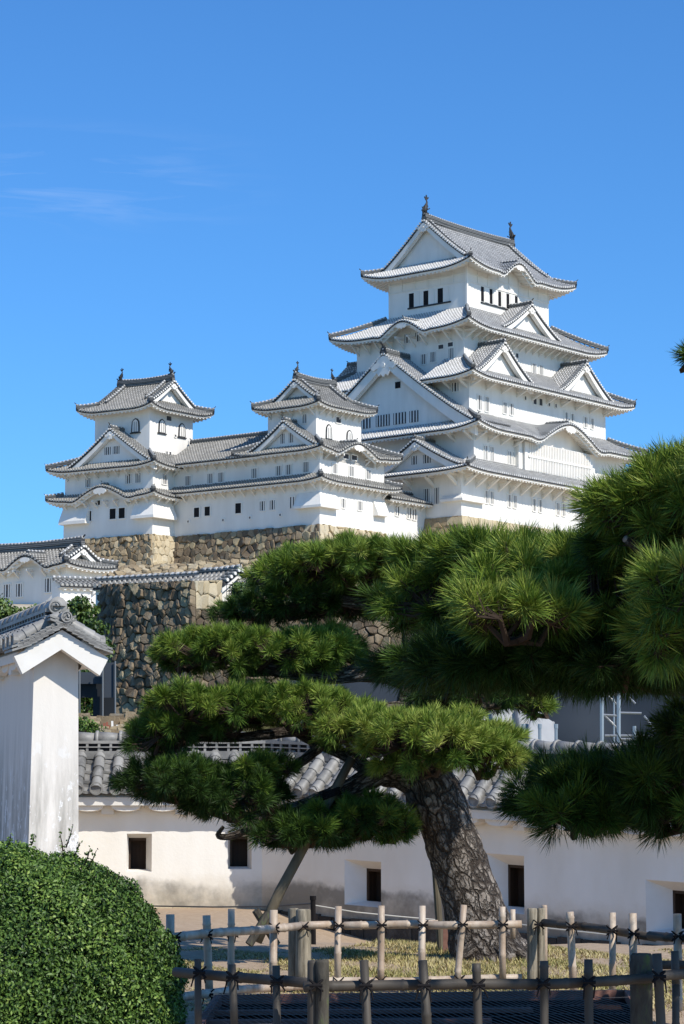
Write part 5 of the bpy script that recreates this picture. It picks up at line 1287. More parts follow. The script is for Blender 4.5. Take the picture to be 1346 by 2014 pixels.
def needle_mesh(name, pos, dr, L, w, per, parent, loc, tint, rng=RNG):
    """bristling shoots: 'per' long thin needles round each shoot axis"""
    n = len(pos); dr = dr / np.linalg.norm(dr, axis=1)[:, None]; Lt = L * rng.uniform(.75, 1.15, n)
    D_ = np.repeat(dr, per, 0); P_ = np.repeat(pos, per, 0); LL = np.repeat(Lt, per)[:, None] * rng.uniform(.7, 1.1, (n * per, 1))
    R = rng.normal(size=(n * per, 3)); R -= D_ * (R * D_).sum(1)[:, None]; R /= np.linalg.norm(R, axis=1)[:, None]
    s_ = rng.random((n * per, 1)); ang = np.radians(10 + 66 * (1 - s_) ** .9 + rng.normal(0, 8, (n * per, 1)))
    base = P_ + D_ * (s_ - 1) * np.repeat(Lt, per)[:, None] * .55
    nd_ = D_ * np.cos(ang) + R * np.sin(ang); nd_[:, 2] -= .05; tip = base + nd_ * LL
    side = np.cross(nd_, rng.normal(size=nd_.shape)); side /= np.linalg.norm(side, axis=1)[:, None]
    midp = base + nd_ * LL * .55; ww = w * rng.uniform(.8, 1.2, (n * per, 1))
    v = np.empty((n * per, 4, 3)); v[:, 0] = base - side * ww * .35; v[:, 1] = midp - side * ww * .5; v[:, 2] = tip; v[:, 3] = midp + side * ww * .5
    k = np.arange(n * per)[:, None] * 4; f = k + [0, 1, 2, 3]
    ti = np.clip(np.repeat(tint, per) + rng.normal(0, .12, n * per), 0, 1)
    o = mesh_np(name, v.reshape(-1, 3) - np.array(loc), f, M['needles'], parent, ti); return o

def pad(tree, org, c, rx, ry, rz, n, L=.11, w=.0032, per=46, under=.35, tone=.5, tilt=(0, 0), limb=None, seed=0, lumps=5, rot=0.0, side=1.0, twigr=.010):
    """one flat-topped foliage pad: centre c (world), half sizes, n shoots; limb = world point its twigs spring from"""
    rng = np.random.default_rng(seed + 100); c = np.array(c, float)
    per_cl = 6; nc = max(3, int(n / per_cl)); nt_ = nc * per_cl
    r = np.sqrt(rng.random(nc)); th = rng.uniform(0, 2 * PI, nc); ph = rng.uniform(0, 6, 4)
    edge = 1 + .15 * np.sin(3 * th + ph[0]) + .11 * np.sin(5 * th + ph[1]) + .08 * np.sin(9 * th + ph[2])
    lx_, ly_ = rng.uniform(-.8, .8, lumps), rng.uniform(-.8, .8, lumps); X, Y = r * np.cos(th), r * np.sin(th)
    lump = sum(np.exp(-((X - a_) ** 2 + (Y - b_) ** 2) / .09) for a_, b_ in zip(lx_, ly_))
    isu = rng.random(nc) < under; dome = np.sqrt(np.clip(1 - r ** 2, 0, 1))
    Z = np.where(isu, rng.uniform(-.4, .5, nc) * dome, dome ** .7 * (.62 + .22 * np.clip(lump, 0, 1.5)) + rng.normal(0, .06, nc))
    kx = L * .35; cb = np.stack([X * edge * max(rx - kx, rx * .4), Y * edge * max(ry - kx, ry * .4), Z * max(rz - kx * .55, rz * .35) - .02], 1)          # clump bases, each a broom of shoots
    ax_ = np.stack([np.cos(th) * r ** 1.4 * 1.0, np.sin(th) * r ** 1.4 * 1.0, np.where(isu, rng.uniform(-.3, .4, nc), .75 + .3 * (1 - r))], 1) + rng.normal(0, .16, (nc, 3))
    ax_ /= np.linalg.norm(ax_, axis=1)[:, None]
    dr = np.repeat(ax_, per_cl, 0) + rng.normal(0, .42, (nt_, 3)); up_ = np.repeat(~isu, per_cl); dr[up_, 2] = np.maximum(dr[up_, 2], rng.uniform(-.1, .25, up_.sum())); dr /= np.linalg.norm(dr, axis=1)[:, None]
    pos = np.repeat(cb, per_cl, 0) + dr * rng.uniform(.02, .085, (nt_, 1)) * (L / .12)
    pos[:, 2] += tilt[0] * pos[:, 0] + tilt[1] * pos[:, 1]
    cs, sn = math.cos(rot), math.sin(rot); pos[:, :2] = pos[:, :2] @ np.array([[cs, sn], [-sn, cs]])
    ti = np.repeat(np.where(isu, tone - .18, tone + .08) + rng.normal(0, .10, nc), per_cl) + rng.normal(0, .09, nt_)  # shade painted in: underside shoots tinted darker, top shoots lighter
    pw = pos + c
    fo_ = needle_mesh('foliage_pad', pw, dr, L * .92, w, per, tree, org, np.clip(ti, 0, 1), rng)
    # twigs
    mb = MB(); root = np.array(limb if limb is not None else c - (0, 0, rz * .5), float)
    hubs = [c + np.array([rx * .55 * math.cos(a_ + seed), ry * .55 * math.sin(a_ + seed), rz * .05 + tilt[0] * rx * .55 * math.cos(a_ + seed)]) for a_ in np.linspace(0, 2 * PI, 7)[:-1]] + [c]
    for h in hubs:
        md = (root + h) / 2 + np.array([0, 0, -.04]) + rng.normal(0, .03, 3); mb.tube([root - org, md - org, h - org], [twigr * 2.2, twigr * 1.7, twigr * 1.1], 5)
    H_ = np.array(hubs); sel = rng.permutation(nt_)[:min(nt_, 600)]
    for i in sel:
        p = pw[i]; h = H_[np.argmin(((H_ - p) ** 2).sum(1))]
        md = h * .45 + p * .55 + np.array([0, 0, -.25 * abs(p[2] - h[2]) - .02]) + rng.normal(0, .015, 3)
        mb.tube([h - org, md - org, p - org], [twigr * .7, twigr * .5, twigr * .28], 3, cap=False)
    mb.build('twigs', M['twig'], fo_)
    return fo_
def limb_(tree, org, pts, rs, name='limb', n=10, seed=0, mt='pine_bark', wob=.07):
    """pts are world points; smoothed and slightly knobbly"""
    rng = random.Random(seed); P_ = [Vector(p) for p in pts]; out = []; ro = []
    for i in range(len(P_) - 1):
        p0, p1, p2, p3 = P_[max(i - 1, 0)], P_[i], P_[i + 1], P_[min(i + 2, len(P_) - 1)]
        for k in range(5):
            t_ = k / 5; a = .5 * ((2 * p1) + (p2 - p0) * t_ + (2 * p0 - 5 * p1 + 4 * p2 - p3) * t_ ** 2 + (3 * p1 - p0 - 3 * p2 + p3) * t_ ** 3); out.append(a); ro.append((rs[i] * (1 - t_) + rs[i + 1] * t_) * (1 + rng.uniform(-.04, .04)))
    out.append(P_[-1]); ro.append(rs[-1]); o = Vector(org)
    mb = MB(); mb.smooth = True; mb.tube([p - o for p in out], ro, n, wob=wob, rng=rng); ob = mb.build(name, M[mt], tree)
    return ob

TY = 18.0
org = at(948, 1868, TY); org[2] -= .05
pine = empty('black_pine', tuple(org), 'black pine with a leaning scaly trunk and flat cloud-like needle pads spreading left', 'pine tree')
tr = [at(976, 1905, TY), at(955, 1862, TY), at(934, 1790, TY), (at(905, 1700, TY)), at(878, 1620, TY), at(846, 1545, TY), at(822, 1490, TY + .1), at(806, 1420, TY + .15), at(812, 1340, TY + .2), at(808, 1250, TY + .2), at(800, 1180, TY + .2), at(790, 1120, TY + .2)]
limb_(pine, org, tr, [.34, .26, .225, .2, .195, .205, .17, .12, .085, .07, .055, .03], 'trunk', 28, 4, wob=.035)
for a, r in (((1040, 1885), .07), ((1005, 1885), .09), ((905, 1880), .06)):
    limb_(pine, org, [at(960 if a[0] > 950 else 925, 1815, TY - .12), at((a[0] + 960) / 2, 1858, TY - .18), at(a[0], a[1], TY - .3)], [r * 1.1, r, r * .5], 'root', 10, int(a[0]))
J = lambda u, v, dy=0: at(u, v, TY + dy)
limb_(pine, org, [J(838, 1535), J(770, 1520, -.1), J(730, 1530, -.2), J(665, 1562, -.25), J(590, 1588, -.3), J(520, 1602, -.3), J(440, 1610, -.3)], [.15, .105, .085, .075, .058, .045, .02], seed=1)
limb_(pine, org, [J(735, 1525, -.1), J(690, 1490, .1), J(625, 1462, .2), J(570, 1435, .2)], [.07, .05, .04, .03], seed=2)
limb_(pine, org, [J(630, 1468, .15), J(590, 1500, .0), J(545, 1518, -.1), J(500, 1530, -.1)], [.04, .038, .03, .02], seed=12)
limb_(pine, org, [J(815, 1400, .15), J(740, 1400, .1), J(640, 1425, .1), J(560, 1440, 0), J(440, 1452, 0), J(330, 1452, 0)], [.08, .06, .05, .042, .03, .015], seed=3)
limb_(pine, org, [J(812, 1345, .2), J(740, 1322, .2), J(650, 1330, .1), J(560, 1322, .1), J(470, 1302, .1), J(380, 1285, .1)], [.085, .075, .06, .05, .035, .015], seed=4)
limb_(pine, org, [J(800, 1200, .2), J(730, 1190, .2), J(660, 1180, .2), J(600, 1165, .2)], [.05, .05, .04, .02], seed=5)
limb_(pine, org, [J(848, 1520), J(880, 1500, -.2), J(930, 1490, -.4), J(980, 1480, -.5)], [.1, .06, .04, .02], seed=6)
limb_(pine, org, [J(815, 1400, .1), J(860, 1390, 0), J(930, 1390, -.2), J(1030, 1385, -.3)], [.06, .05, .035, .015], seed=7)
limb_(pine, org, [J(600, 1590, -.3), J(640, 1640, -.4), J(700, 1640, -.4), J(760, 1630, -.4)], [.045, .035, .03, .012], seed=8)
limb_(pine, org, [J(520, 1602, -.3), J(470, 1640, -.4), J(430, 1645, -.4), J(440, 1625, -.4)], [.035, .028, .022, .012], seed=9)
# pads: centre pixel, dy, half sizes in metres, shoots, tone (shaded pads painted darker)
P_ = lambda u, v, dy: at(u, v, TY + dy)
s = 1 / (FPX / TY)                                  # metres per photograph pixel at the tree
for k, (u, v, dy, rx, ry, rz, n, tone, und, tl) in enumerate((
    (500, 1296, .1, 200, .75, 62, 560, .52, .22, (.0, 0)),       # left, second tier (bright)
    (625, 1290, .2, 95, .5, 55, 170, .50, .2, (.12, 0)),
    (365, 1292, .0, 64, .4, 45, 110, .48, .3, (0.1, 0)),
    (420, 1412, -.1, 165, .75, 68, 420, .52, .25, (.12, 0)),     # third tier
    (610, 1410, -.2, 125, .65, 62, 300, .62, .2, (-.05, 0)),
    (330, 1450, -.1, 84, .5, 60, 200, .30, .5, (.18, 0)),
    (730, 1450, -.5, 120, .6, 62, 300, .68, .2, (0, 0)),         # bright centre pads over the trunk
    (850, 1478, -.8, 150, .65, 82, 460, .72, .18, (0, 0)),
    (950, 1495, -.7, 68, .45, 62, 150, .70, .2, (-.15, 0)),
    (362, 1548, -.3, 108, .6, 62, 330, .10, .6, (-.12, 0)),       # low pads, their shade painted in as a dark tone
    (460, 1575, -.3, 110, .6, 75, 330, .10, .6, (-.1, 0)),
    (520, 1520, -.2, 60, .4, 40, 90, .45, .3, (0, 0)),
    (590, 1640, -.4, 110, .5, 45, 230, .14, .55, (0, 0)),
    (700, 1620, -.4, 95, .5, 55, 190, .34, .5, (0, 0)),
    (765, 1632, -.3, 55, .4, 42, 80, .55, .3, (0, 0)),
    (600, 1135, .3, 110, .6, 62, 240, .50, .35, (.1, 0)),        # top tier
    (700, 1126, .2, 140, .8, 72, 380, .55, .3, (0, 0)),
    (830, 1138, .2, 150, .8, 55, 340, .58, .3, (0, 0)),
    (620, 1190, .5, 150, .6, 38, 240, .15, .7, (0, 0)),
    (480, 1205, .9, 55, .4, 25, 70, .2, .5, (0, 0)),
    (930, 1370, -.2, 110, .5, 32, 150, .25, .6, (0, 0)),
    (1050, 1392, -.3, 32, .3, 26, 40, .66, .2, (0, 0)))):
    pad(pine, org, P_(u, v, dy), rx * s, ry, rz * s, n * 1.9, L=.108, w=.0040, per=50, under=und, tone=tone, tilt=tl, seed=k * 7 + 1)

# second pine, standing just outside the picture on the right and nearer; its boughs reach in
o2 = np.array([3.05, 11.0, gz(3.05, 11.0) - .05])
pine2 = empty('black_pine', tuple(o2), 'nearer black pine at the right edge with long-needled boughs hanging across the frame', 'pine tree')
limb_(pine2, o2, [o2, o2 + (.0, 0, .9), o2 + (-.12, .05, 1.7), o2 + (-.05, .1, 2.6), o2 + (.1, 0, 3.4)], [.26, .2, .17, .12, .07], 'trunk', 20, 9, wob=.03)
Q = lambda u, v, y: at(u, v, y)
limb_(pine2, o2, [o2 + (-.08, .05, 1.75), Q(1346, 1330, 11.3), Q(1230, 1330, 11.6), Q(1120, 1320, 11.8), Q(980, 1300, 12.0), Q(850, 1290, 12.2)], [.12, .09, .075, .06, .04, .015], seed=21)
limb_(pine2, o2, [o2 + (-.08, .05, 2.1), Q(1420, 1180, 10.5), Q(1330, 1120, 10.2), Q(1230, 1060, 10.0)], [.09, .06, .05, .015], seed=22)
limb_(pine2, o2, [o2 + (-.05, 0, 1.2), Q(1420, 1560, 11.5), Q(1330, 1505, 12), Q(1230, 1545, 12.3), Q(1140, 1570, 12.5)], [.09, .06, .045, .03, .012], seed=23)
def q2(u, v, y, rxp, ry, rzp, n, tone, und, tl=(0, 0), L=.126, seed=0, w=.0036, per=50):  # low tones paint shade into the underside boughs
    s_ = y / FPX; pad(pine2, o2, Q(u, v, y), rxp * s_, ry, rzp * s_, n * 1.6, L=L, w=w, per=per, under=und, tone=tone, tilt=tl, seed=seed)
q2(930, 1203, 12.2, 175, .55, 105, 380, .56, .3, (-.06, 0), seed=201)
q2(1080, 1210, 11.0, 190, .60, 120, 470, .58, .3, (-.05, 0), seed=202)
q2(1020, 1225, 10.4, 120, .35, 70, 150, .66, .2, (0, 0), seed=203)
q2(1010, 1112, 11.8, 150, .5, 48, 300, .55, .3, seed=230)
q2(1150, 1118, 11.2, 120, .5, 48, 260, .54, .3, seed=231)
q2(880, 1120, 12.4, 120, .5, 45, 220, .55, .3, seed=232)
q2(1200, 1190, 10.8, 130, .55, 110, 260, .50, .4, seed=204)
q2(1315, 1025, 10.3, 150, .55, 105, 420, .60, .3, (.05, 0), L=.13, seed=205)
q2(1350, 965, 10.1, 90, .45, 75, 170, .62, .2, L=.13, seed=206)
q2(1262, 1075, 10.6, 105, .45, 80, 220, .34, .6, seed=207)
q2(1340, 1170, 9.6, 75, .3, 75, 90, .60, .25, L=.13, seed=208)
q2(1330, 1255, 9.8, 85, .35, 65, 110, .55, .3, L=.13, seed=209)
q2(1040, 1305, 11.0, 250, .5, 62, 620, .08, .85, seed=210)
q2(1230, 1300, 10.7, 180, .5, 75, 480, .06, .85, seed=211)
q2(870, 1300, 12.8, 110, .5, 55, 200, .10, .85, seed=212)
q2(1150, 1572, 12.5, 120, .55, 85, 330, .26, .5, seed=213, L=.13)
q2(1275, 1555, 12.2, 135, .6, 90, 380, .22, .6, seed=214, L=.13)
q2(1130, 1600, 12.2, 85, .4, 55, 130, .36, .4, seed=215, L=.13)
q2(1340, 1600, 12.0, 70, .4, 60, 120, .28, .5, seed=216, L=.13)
q2(1372, 698, 10.0, 14, .05, 12, 9, .35, .3, L=.09, seed=218)
q2(1350, 1440, 11.6, 60, .4, 60, 120, .12, .6, seed=219)
limb_(pine2, o2, [Q(1440, 1400, 11.4), Q(1340, 1440, 11.7), Q(1280, 1490, 12.0), Q(1200, 1530, 12.3)], [.06, .045, .03, .015], seed=27)
limb_(pine2, o2, [o2 + (.0, 0, 3.1), Q(1440, 780, 10.2), Q(1395, 715, 10.0)], [.05, .02, .01], seed=24)
# unseen crown pads added beyond the frame to shade the fence, bed and boughs
for k, (x, y, z, rx) in enumerate(((2.05, 7.8, 3.85, .62), (2.9, 7.65, 3.95, .65), (3.7, 7.5, 3.9, .62), (3.95, 8.4, 5.2, 1.0), (5.1, 8.3, 5.25, 1.0), (6.1, 8.5, 5.2, .9), (2.35, 11.4, 2.7, .62), (3.1, 11.0, 3.1, .8), (2.3, 10.6, 3.3, .55))):
    pad(pine2, o2, (x, y, z), rx, .95 if k > 2 else .6, .25, 420 if k < 6 else 300, L=.15, w=.011, per=26, under=.3, tone=.5, seed=300 + k)
limb_(pine2, o2, [o2 + (0, 0, 2.6), (3.1, 9.6, 3.4), (2.9, 8.2, 3.8), (2.4, 7.7, 3.8)], [.1, .08, .05, .02], seed=25)
limb_(pine2, o2, [o2 + (.1, 0, 3.3), (3.7, 10.2, 4.4), (4.4, 9.2, 5.0), (5.4, 8.4, 5.2)], [.1, .08, .06, .03], seed=26)

# prop pole under the left limb, with its crossed foot
pr0 = at(505, 1838, TY - .6)
e = empty('prop_pole', tuple(pr0), 'weathered round timber prop leaning under the left pine limb, tied with rope', 'tree prop')
mb = MB(); mb.smooth = True; mb.tube([(0, 0, -.05)] + [at(505 + (692 - 505) * q, 1838 + (1492 - 1838) * q, TY - .6 + .2 * q) - pr0 for q in (.25, .5, .75, 1)], [.040, .038, .036, .034, .032], 12, wob=.03, rng=random.Random(1)); mb.build('pole', M['bamboo_old'] if 'bamboo_old' in M else M['twig'], e)
mb = MB(); c0 = at(652, 1566, TY - .6 + .16) - pr0
for k in range(4): mb.tube([c0 + np.array([.06 * math.cos(a_), -.06 * math.sin(a_), k * .014 + .02 * math.cos(a_)]) for a_ in np.linspace(0, 2 * PI, 12)], [.008] * 12, 5)
mb.build('rope_tie', M['rope'], e)
mb = MB(); mb.tube([at(490, 1858, TY - .66) - pr0, at(528, 1796, TY - .6) - pr0], [.030, .030], 8); mb.tube([at(545, 1858, TY - .5) - pr0, at(503, 1790, TY - .55) - pr0], [.030, .030], 8)
mb.build('crossed_foot', M['mossy_shaded_wood'], e)  # dark wood paints in the shade on the foot
# ------------------------------------------------------------------ bamboo fences
def bamboo(mb, a, b, r, rng, closed=True, bend=.006):
    a, b = np.array(a, float), np.array(b, float); L = np.linalg.norm(b - a); d = (b - a) / L; pts = []; rs = []
    nodes = [rng.uniform(.05, .2)]
    while nodes[-1] < L: nodes.append(nodes[-1] + rng.uniform(.20, .30))
    s_ = 0.0; seq = [(0, 1)]
    for q in nodes:
        if q >= L - .02: break
        seq += [(q - .008, 1.0), (q, 1.13), (q + .008, .98)]
    seq.append((L, .97)); off = rng.uniform(0, 6)
    for q, k in seq:
        pts.append(a + d * q + np.array([math.sin(q * 4 + off), math.cos(q * 3 + off), math.sin(q * 3 + off)]) * bend); rs.append(r * k)
    mb.smooth = True; mb.tube(pts, rs, 10); mb.smooth = False
def knot(mb, p, r, rng, Y=0):
    """black cord lashing with two loose tails"""
    p = np.array(p, float)
    for sg in (1, -1):
        mb.tube([p + np.array([r * 1.2 * math.cos(a_), -r * 1.3 * math.sin(a_) - .002, sg * r * 1.0 * math.cos(a_)]) for a_ in np.linspace(0, 2 * PI, 11)], [.0042] * 11, 5)
    mb.tube([p + (-r * 1.2, -r * 1.5, 0), p + (r * 1.2, -r * 1.55, .0)], [.007, .007], 5)
    for sg in (1, -1): mb.tube([p + (0, -r * 1.55, 0), p + (sg * .02, -r * 1.8, -.015), p + (sg * rng.uniform(.012, .035), -r * 1.7, -rng.uniform(.03, .065))], [.0045, .004, .003], 5)
def fence(name, label, posts, rails, bars, mts, rnd, loc):
    """posts: (u, vtop, Y, r, material, extra lean px); rails: (u0, v0, Y0, u1, v1, Y1); bars: (u, vtop, ubot, vbot, Y, r)"""
    e = empty(name, tuple(loc), label, 'fence'); loc = np.array(loc); rng = random.Random(rnd)
    for u, vt, vb, Y, r, mt in posts:
        mb = MB(); mb.smooth = True; a = at(u, vb, Y); c = at(u, vt, Y)
        mb.tube([a - loc, (a * .7 + c * .3) - loc, (a * .2 + c * .8) - loc, c - loc + (0, 0, -.01), c - loc], [r * 1.05, r * 1.02, r, r, r * .86], 14, wob=.04, rng=rng); mb.smooth = False
        mb.build('post', M[mt], e)
    for u0, v0, Y0, u1, v1, Y1 in rails:
        mb = MB(); a, b_ = at(u0, v0, Y0) - loc, at(u1, v1, Y1) - loc; bamboo(mb, a, b_, .0245 * (1 if Y0 > 12 else .85), rng); mb.build('rail', M[mts[0]], e)
    for u, vt, ub, vb, Y, r in bars:
        mb = MB(); bamboo(mb, at(ub, vb, Y) - loc, at(u, vt, Y) - loc, r * .92, rng, bend=.004); mb.build('upright', M[mts[1]], e)
    return e, rng
def lash(e, loc, pts, rng, r=.028):
    for u, v, Y in pts:
        mb = MB(); knot(mb, at(u, v, Y) - np.array(loc), r * .85, rng); mb.build('cord_lashing', M['rope'], e)
loc = at(600, 1960, 14.9)
e, rg_ = fence('bamboo_fence', 'sunlit tan bamboo rail fence with black cord ties, standing in front of the pine trunk',
    [(597, 1788, 1960, 14.9, .046, 'post_wood'), (578, 1786, 1955, 15.0, .033, 'post_wood'), (1047, 1786, 1960, 14.9, .030, 'post_wood'), (1064, 1786, 1955, 14.93, .026, 'post_wood'), (1071, 1780, 1900, 15.05, .018, 'bamboo')],
    [(328, 1846, 13.2, 586, 1820, 14.8), (588, 1819, 14.85, 655, 1818, 14.9), (660, 1820, 14.93, 860, 1819, 14.93), (838, 1818, 14.9, 1026, 1817, 14.9), (330, 1962, 13.2, 612, 1936, 14.7), (600, 1931, 14.85, 830, 1929, 14.9), (812, 1930, 14.9, 1026, 1925, 14.9)],
    [(334, 1799, 336, 1990, 13.3, .026), (408, 1799, 412, 1960, 13.7, .025), (454, 1789, 454, 1950, 14.2, .022), (540, 1789, 536, 1945, 14.6, .026), (667, 1781, 665, 1932, 14.87, .023), (751, 1781, 748, 1930, 14.87, .023), (832, 1780, 831, 1920, 14.87, .023), (912, 1780, 901, 1928, 14.87, .022), (989, 1782, 990, 1927, 14.87, .022), (1009, 1788, 1010, 1846, 15.1, .019)],
    ('bamboo', 'bamboo'), 4, loc)
lash(e, loc, [(345, 1843, 13.25), (408, 1838, 13.65), (458, 1834, 14.1), (540, 1824, 14.5), (597, 1822, 14.84), (667, 1820, 14.85), (751, 1819, 14.85), (832, 1819, 14.85), (910, 1818, 14.85), (989, 1818, 14.85), (1060, 1818, 14.87), (410, 1955, 13.6), (666, 1931, 14.85), (749, 1929, 14.85), (904, 1927, 14.85)], rg_, .03)
loc = at(1250, 1960, 13.6)
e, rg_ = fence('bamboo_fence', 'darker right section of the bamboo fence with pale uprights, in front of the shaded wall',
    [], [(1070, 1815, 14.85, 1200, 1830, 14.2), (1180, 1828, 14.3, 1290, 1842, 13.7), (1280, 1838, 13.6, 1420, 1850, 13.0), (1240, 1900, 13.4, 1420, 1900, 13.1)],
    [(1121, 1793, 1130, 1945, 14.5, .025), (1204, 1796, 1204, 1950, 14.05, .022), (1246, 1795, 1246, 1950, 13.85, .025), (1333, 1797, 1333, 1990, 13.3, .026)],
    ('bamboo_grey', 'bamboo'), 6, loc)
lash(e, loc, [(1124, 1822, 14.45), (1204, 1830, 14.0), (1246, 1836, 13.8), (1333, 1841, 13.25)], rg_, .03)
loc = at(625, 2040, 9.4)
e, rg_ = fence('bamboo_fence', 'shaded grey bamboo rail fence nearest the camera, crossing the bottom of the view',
    [(616, 1889, 2080, 9.42, .022, 'bamboo_grey'), (634, 1888, 2080, 9.4, .026, 'mossy_shaded_wood'), (1262, 1875, 2080, 9.8, .043, 'mossy_shaded_wood')],
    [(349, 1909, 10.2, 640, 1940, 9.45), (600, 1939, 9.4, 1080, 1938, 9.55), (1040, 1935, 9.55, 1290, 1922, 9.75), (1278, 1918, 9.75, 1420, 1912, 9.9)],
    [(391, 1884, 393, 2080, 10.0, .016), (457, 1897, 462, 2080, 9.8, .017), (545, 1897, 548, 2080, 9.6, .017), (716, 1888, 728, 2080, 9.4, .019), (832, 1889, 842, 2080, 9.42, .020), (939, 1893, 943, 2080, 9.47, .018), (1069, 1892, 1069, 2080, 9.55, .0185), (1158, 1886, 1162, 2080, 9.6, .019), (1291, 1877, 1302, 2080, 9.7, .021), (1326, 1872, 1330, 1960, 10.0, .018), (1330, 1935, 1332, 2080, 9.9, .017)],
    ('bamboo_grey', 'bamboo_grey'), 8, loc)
lash(e, loc, [(393, 1912, 9.96), (458, 1921, 9.76), (545, 1930, 9.56), (622, 1938, 9.36), (720, 1938, 9.36), (834, 1938, 9.38), (941, 1937, 9.43), (1069, 1935, 9.5), (1158, 1931, 9.56), (1296, 1920, 9.66)], rg_, .024)

# ------------------------------------------------------------------ netted bed between the fences
pit0 = np.array([.3, 12.2, .0])
e = empty('netted_planter', tuple(pit0), 'dark sunken bed with red-brown edging boards under sagging wire netting, inside the fences', 'planter')
def pz(u, v, Y): return at(u, v, Y)
cs_ = [at(372, 2030, 10.6), at(1300, 2010, 10.5), at(1235, 1950, 13.7), at(430, 1962, 13.3)]
cs_ = [np.array([c[0], c[1], .57]) for c in cs_]
mb = MB(); mb.hexa([tuple(c - pit0 + (0, 0, -.22)) for c in cs_] + [tuple(c - pit0 + (0, 0, -.03)) for c in cs_]); mb.build('bed', M['dark_pit'], e)
mb = MB()
for i in range(4): a, c = cs_[i] - pit0, cs_[(i + 1) % 4] - pit0; mb.bar(a + (0, 0, -.06), c + (0, 0, -.06), .04, .16)
mb.build('edging_board', M['red_board'], e)
mb = MB()
for k in range(3): q = .25 + .22 * k; a = cs_[0] * (1 - q) + cs_[3] * q - pit0; c = cs_[1] * (1 - q) + cs_[2] * q - pit0; mb.bar(a + (0, 0, -.01), a * (.45 - .1 * k) + c * (.55 + .1 * k) + (0, 0, -.01), .10, .02)
mb.build('fallen_board', M['red_board'], e)
mb = MB(); rn = random.Random(2)
def np_(a, b_): 
    p = (cs_[0] * (1 - a) + cs_[1] * a) * (1 - b_) + (cs_[3] * (1 - a) + cs_[2] * a) * b_
    return p - pit0 + np.array([.006 * math.sin(b_ * 9 + a * 40), 0, .03 + .01 * math.sin(a * 9) * math.sin(b_ * 5)])
for i in range(64):
    a0 = i / 63
    for sk in (-.13,):
        pts = [np_(min(1, max(0, a0 + sk * (b_ - .5) * 2)), b_) for b_ in np.linspace(0, 1, 18)]; mb.tube(pts, [.0017] * 18, 3, cap=False)
for j in range(6):
    b_ = j / 5; pts = [np_(a, b_ + .006 * math.sin(a * 40 + j)) for a in np.linspace(0, 1, 50)]; mb.tube(pts, [.0015] * 50, 3, cap=False)
mb.build('netting', M['net'], e)
# ------------------------------------------------------------------ stakes and rope along the wall foot
m0 = at(617, 1866, 20)
e = empty('rope_stake', tuple(m0), 'black iron stake with a drooping cord each side, behind the paired fence posts', 'stake')
mb = MB(); mb.tube([(0, 0, 0), at(616, 1765, 20) - m0], .021, 8); mb.tube([at(616, 1770, 20) - m0, at(616, 1762, 20) - m0], .026, 8); mb.build('shaft', M['rope'], e)
def cord(name, label, pts, mt, r=.006):
    mb = MB(); c = np.array(pts[0]); mb.tube([np.array(p) - c for p in pts], [r] * len(pts), 5); tag(mb.build(name, M[mt], loc=tuple(c)), label, 'cord')
cord('barrier_cord', 'thin grey cord strung along the sunlit wall foot, left of the iron stake', [at(u, v, Y) for u, v, Y in ((180, 1778, 24), (300, 1782, 23), (420, 1784, 22), (530, 1783, 21), (616, 1777, 20))], 'bamboo_grey', .007)
cord('barrier_cord', 'pale cord strung along the shaded wall foot, right of the iron stake', [at(u, v, Y) for u, v, Y in ((616, 1780, 20), (700, 1794, 20.5), (780, 1802, 20.8), (870, 1810, 21))], 'pale_rope', .005)
cord('barrier_cord', 'pale cord running right from behind the trunk along the shaded wall', [at(u, v, Y) for u, v, Y in ((1000, 1815, 21), (1080, 1826, 20.5), (1200, 1839, 20), (1346, 1850, 19.5), (1420, 1855, 19.3))], 'pale_rope', .007)
m0 = at(868, 1874, 18.9)
e = empty('trunk_stake', tuple(m0), 'short brown timber stake and board tucked behind the left side of the pine trunk', 'stake')
mb = MB(); mb.tube([(0, 0, 0), at(852, 1640, 18.9) - m0], .028, 10); mb.build('pole', M['bamboo_old'], e)
mb = MB(); a = at(872, 1874, 18.7) - m0; c = at(898, 1826, 18.7) - m0; mb.box(a[0], c[0], a[1], a[1] + .03, a[2] - .05, c[2]); mb.build('board', M['red_board'], e)

# ------------------------------------------------------------------ grass
n = 230000; rng = np.random.default_rng(5); gx = rng.uniform(-4, 6, n); gy = rng.uniform(13.4, 21.2, n)
msk = (gy < 19.6 + .5 * np.sin(gx * 2.1) + .3 * np.sin(gx * 5.3) - .25 * np.clip(gx - 1.5, 0, 3)) & (rng.random(n) < .62 + .38 * np.sin(gx * 3.1 + gy * 2.3) ** 2)
gx, gy = gx[msk], gy[msk]; n = len(gx)
g0 = np.array([gz(x, y) for x, y in zip(gx, gy)]) + .012 * np.sin(gx * 7.3 + gy * 3.1)
hh = rng.uniform(.010, .034, n) * (1 + .5 * np.sin(gx * 1.7)); an = rng.uniform(0, 2 * PI, n); ln = rng.uniform(.01, .05, n)
bw = .006; c = np.stack([gx, gy, g0 - .004], 1); sd = np.stack([np.cos(an), np.sin(an), 0 * an], 1) * bw; tp = c + np.stack([np.cos(an + 1.6) * ln, np.sin(an + 1.6) * ln, hh], 1)
v = np.stack([c - sd, c + sd, tp], 1).reshape(-1, 3); f = np.arange(n * 3).reshape(-1, 3)
ti = np.clip(.66 + .2 * np.sin(gx * 2.2 + 1) * np.sin(gy * 3) + rng.normal(0, .2, n), 0, 1)
tag(mesh_np('grass', v, f, M['grass'], tint=ti), 'short dry yellow-green grass round the pine trunk', 'grass', kind='stuff')

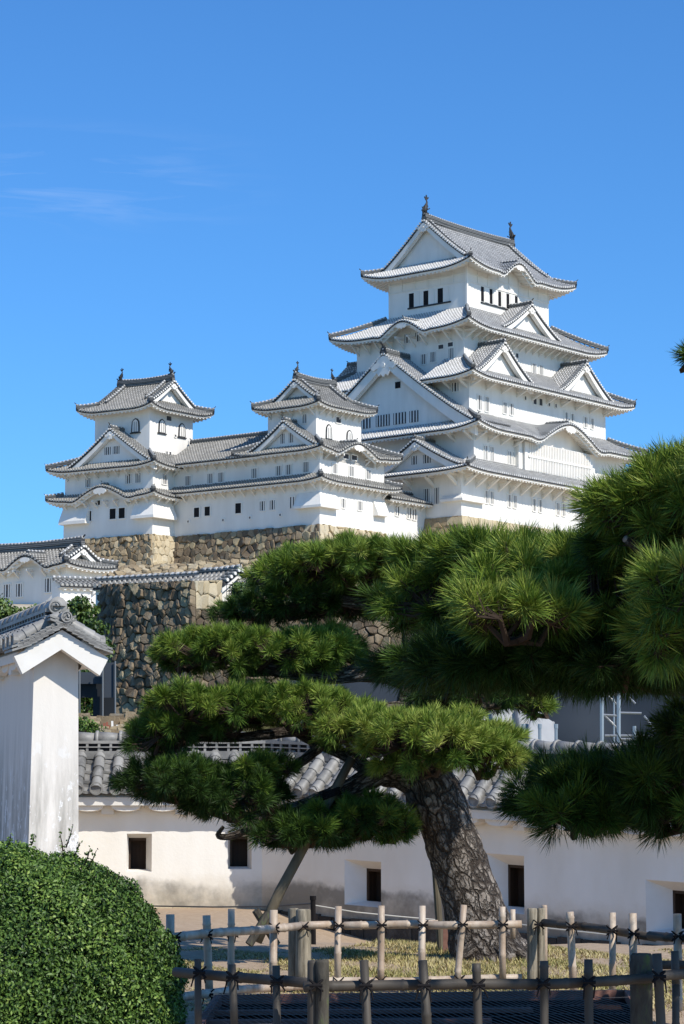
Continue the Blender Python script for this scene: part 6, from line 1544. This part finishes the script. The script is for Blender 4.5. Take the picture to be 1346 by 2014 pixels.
# ------------------------------------------------------------------ clipped shrub, front left
b0 = np.array([at(20, 2000, 11.9)[0], 11.9, 0.0]); b0[2] = gz(b0[0], b0[1])
e = empty('clipped_shrub', tuple(b0), 'big rounded clipped evergreen shrub with tiny glossy leaves, filling the lower left corner', 'shrub')
rng = np.random.default_rng(9); n = 150000
zc_ = .28; RX, RY, RZ = .84, .84, .76
d = rng.normal(size=(n, 3)); d /= np.linalg.norm(d, axis=1)[:, None]; d = d[d[:, 2] > -.75]; n = len(d)
def bulge(d): return 1 - .05 * np.clip(np.sin(13 * d[:, 0] + 5 * d[:, 1] + 1) * np.sin(12 * d[:, 2] + 4 * d[:, 0]) - .55, 0, 1) * 2 + .035 * np.sin(5 * d[:, 0] + 2) * np.sin(6 * d[:, 2] + 1) + .03 * np.sin(11 * d[:, 0] + 3 * d[:, 1]) * np.cos(9 * d[:, 2]) + .018 * np.sin(23 * d[:, 0]) * np.sin(21 * d[:, 2])
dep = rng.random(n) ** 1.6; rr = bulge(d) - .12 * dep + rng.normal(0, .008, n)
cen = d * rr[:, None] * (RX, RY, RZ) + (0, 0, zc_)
ti = np.clip(.5 + rng.normal(0, .24, n) - .25 * dep + .13 * np.sin(9 * d[:, 0] + 7 * d[:, 2]) + .1 * np.sin(21 * d[:, 0] + 3) * np.sin(19 * d[:, 2]), 0, 1)  # deeper leaves tinted darker, painting in the inner shade
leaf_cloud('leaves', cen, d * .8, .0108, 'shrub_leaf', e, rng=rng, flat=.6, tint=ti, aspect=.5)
mb = MB(); r_ = random.Random(4)
for i in range(60):                                   # inner branches
    a = r_.uniform(0, 2 * PI); q = r_.uniform(.3, 1); x, y, z = math.cos(a) * .7 * q, math.sin(a) * .7 * q, zc_ + .75 * math.sqrt(1 - q * q * .8) * r_.uniform(.3, 1); mb.tube([(x * .1, y * .1, 0), (x * .5, y * .5, z * .6), (x, y, z)], [.02, .012, .004], 5)
mb.build('branches', M['twig'], e)
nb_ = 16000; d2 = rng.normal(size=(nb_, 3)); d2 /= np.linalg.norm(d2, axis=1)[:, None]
leaf_cloud('inner_leaves', d2 * rng.uniform(.62, .90, (nb_, 1)) * (RX, RY, RZ) + (0, 0, zc_), d2 * .6, .034, 'shrub_leaf', e, rng=rng, flat=.7, tint=np.full(nb_, .05))  # near-black tint paints the shade inside the shrub
sc_ = [] ; r_ = random.Random(14); tips = []; tn_ = []
for u, v, uu, vv in ((134, 1655, 144, 1622), (128, 1662, 118, 1640), (170, 1690, 178, 1668), (178, 1695, 190, 1672), (208, 1728, 214, 1706), (225, 1745, 236, 1716), (222, 1740, 228, 1722), (268, 1790, 278, 1758), (150, 1672, 158, 1656), (66, 1650, 68, 1640), (20, 1652, 22, 1640), (300, 1830, 312, 1812), (318, 1865, 332, 1850)):
    mb = MB(); a, c = at(u - 4, v + 12, 11.75) - b0, at(uu, vv, 11.7) - b0; mb.tube([a, (a + c) / 2 + (.003, 0, 0), c], [.004, .003, .0015], 4)
    for k in range(16): q = r_.random(); tips.append(a * (1 - q) + c * q + np.array([r_.uniform(-.012, .012), r_.uniform(-.012, .012), r_.uniform(-.004, .010)]))
    mb.build('shoot', M['twig'], e)
tips = np.array(tips); leaf_cloud('shoot_leaves', tips, rng.normal(size=tips.shape) * .5, .009, 'shrub_leaf', e, rng=rng, flat=.8)
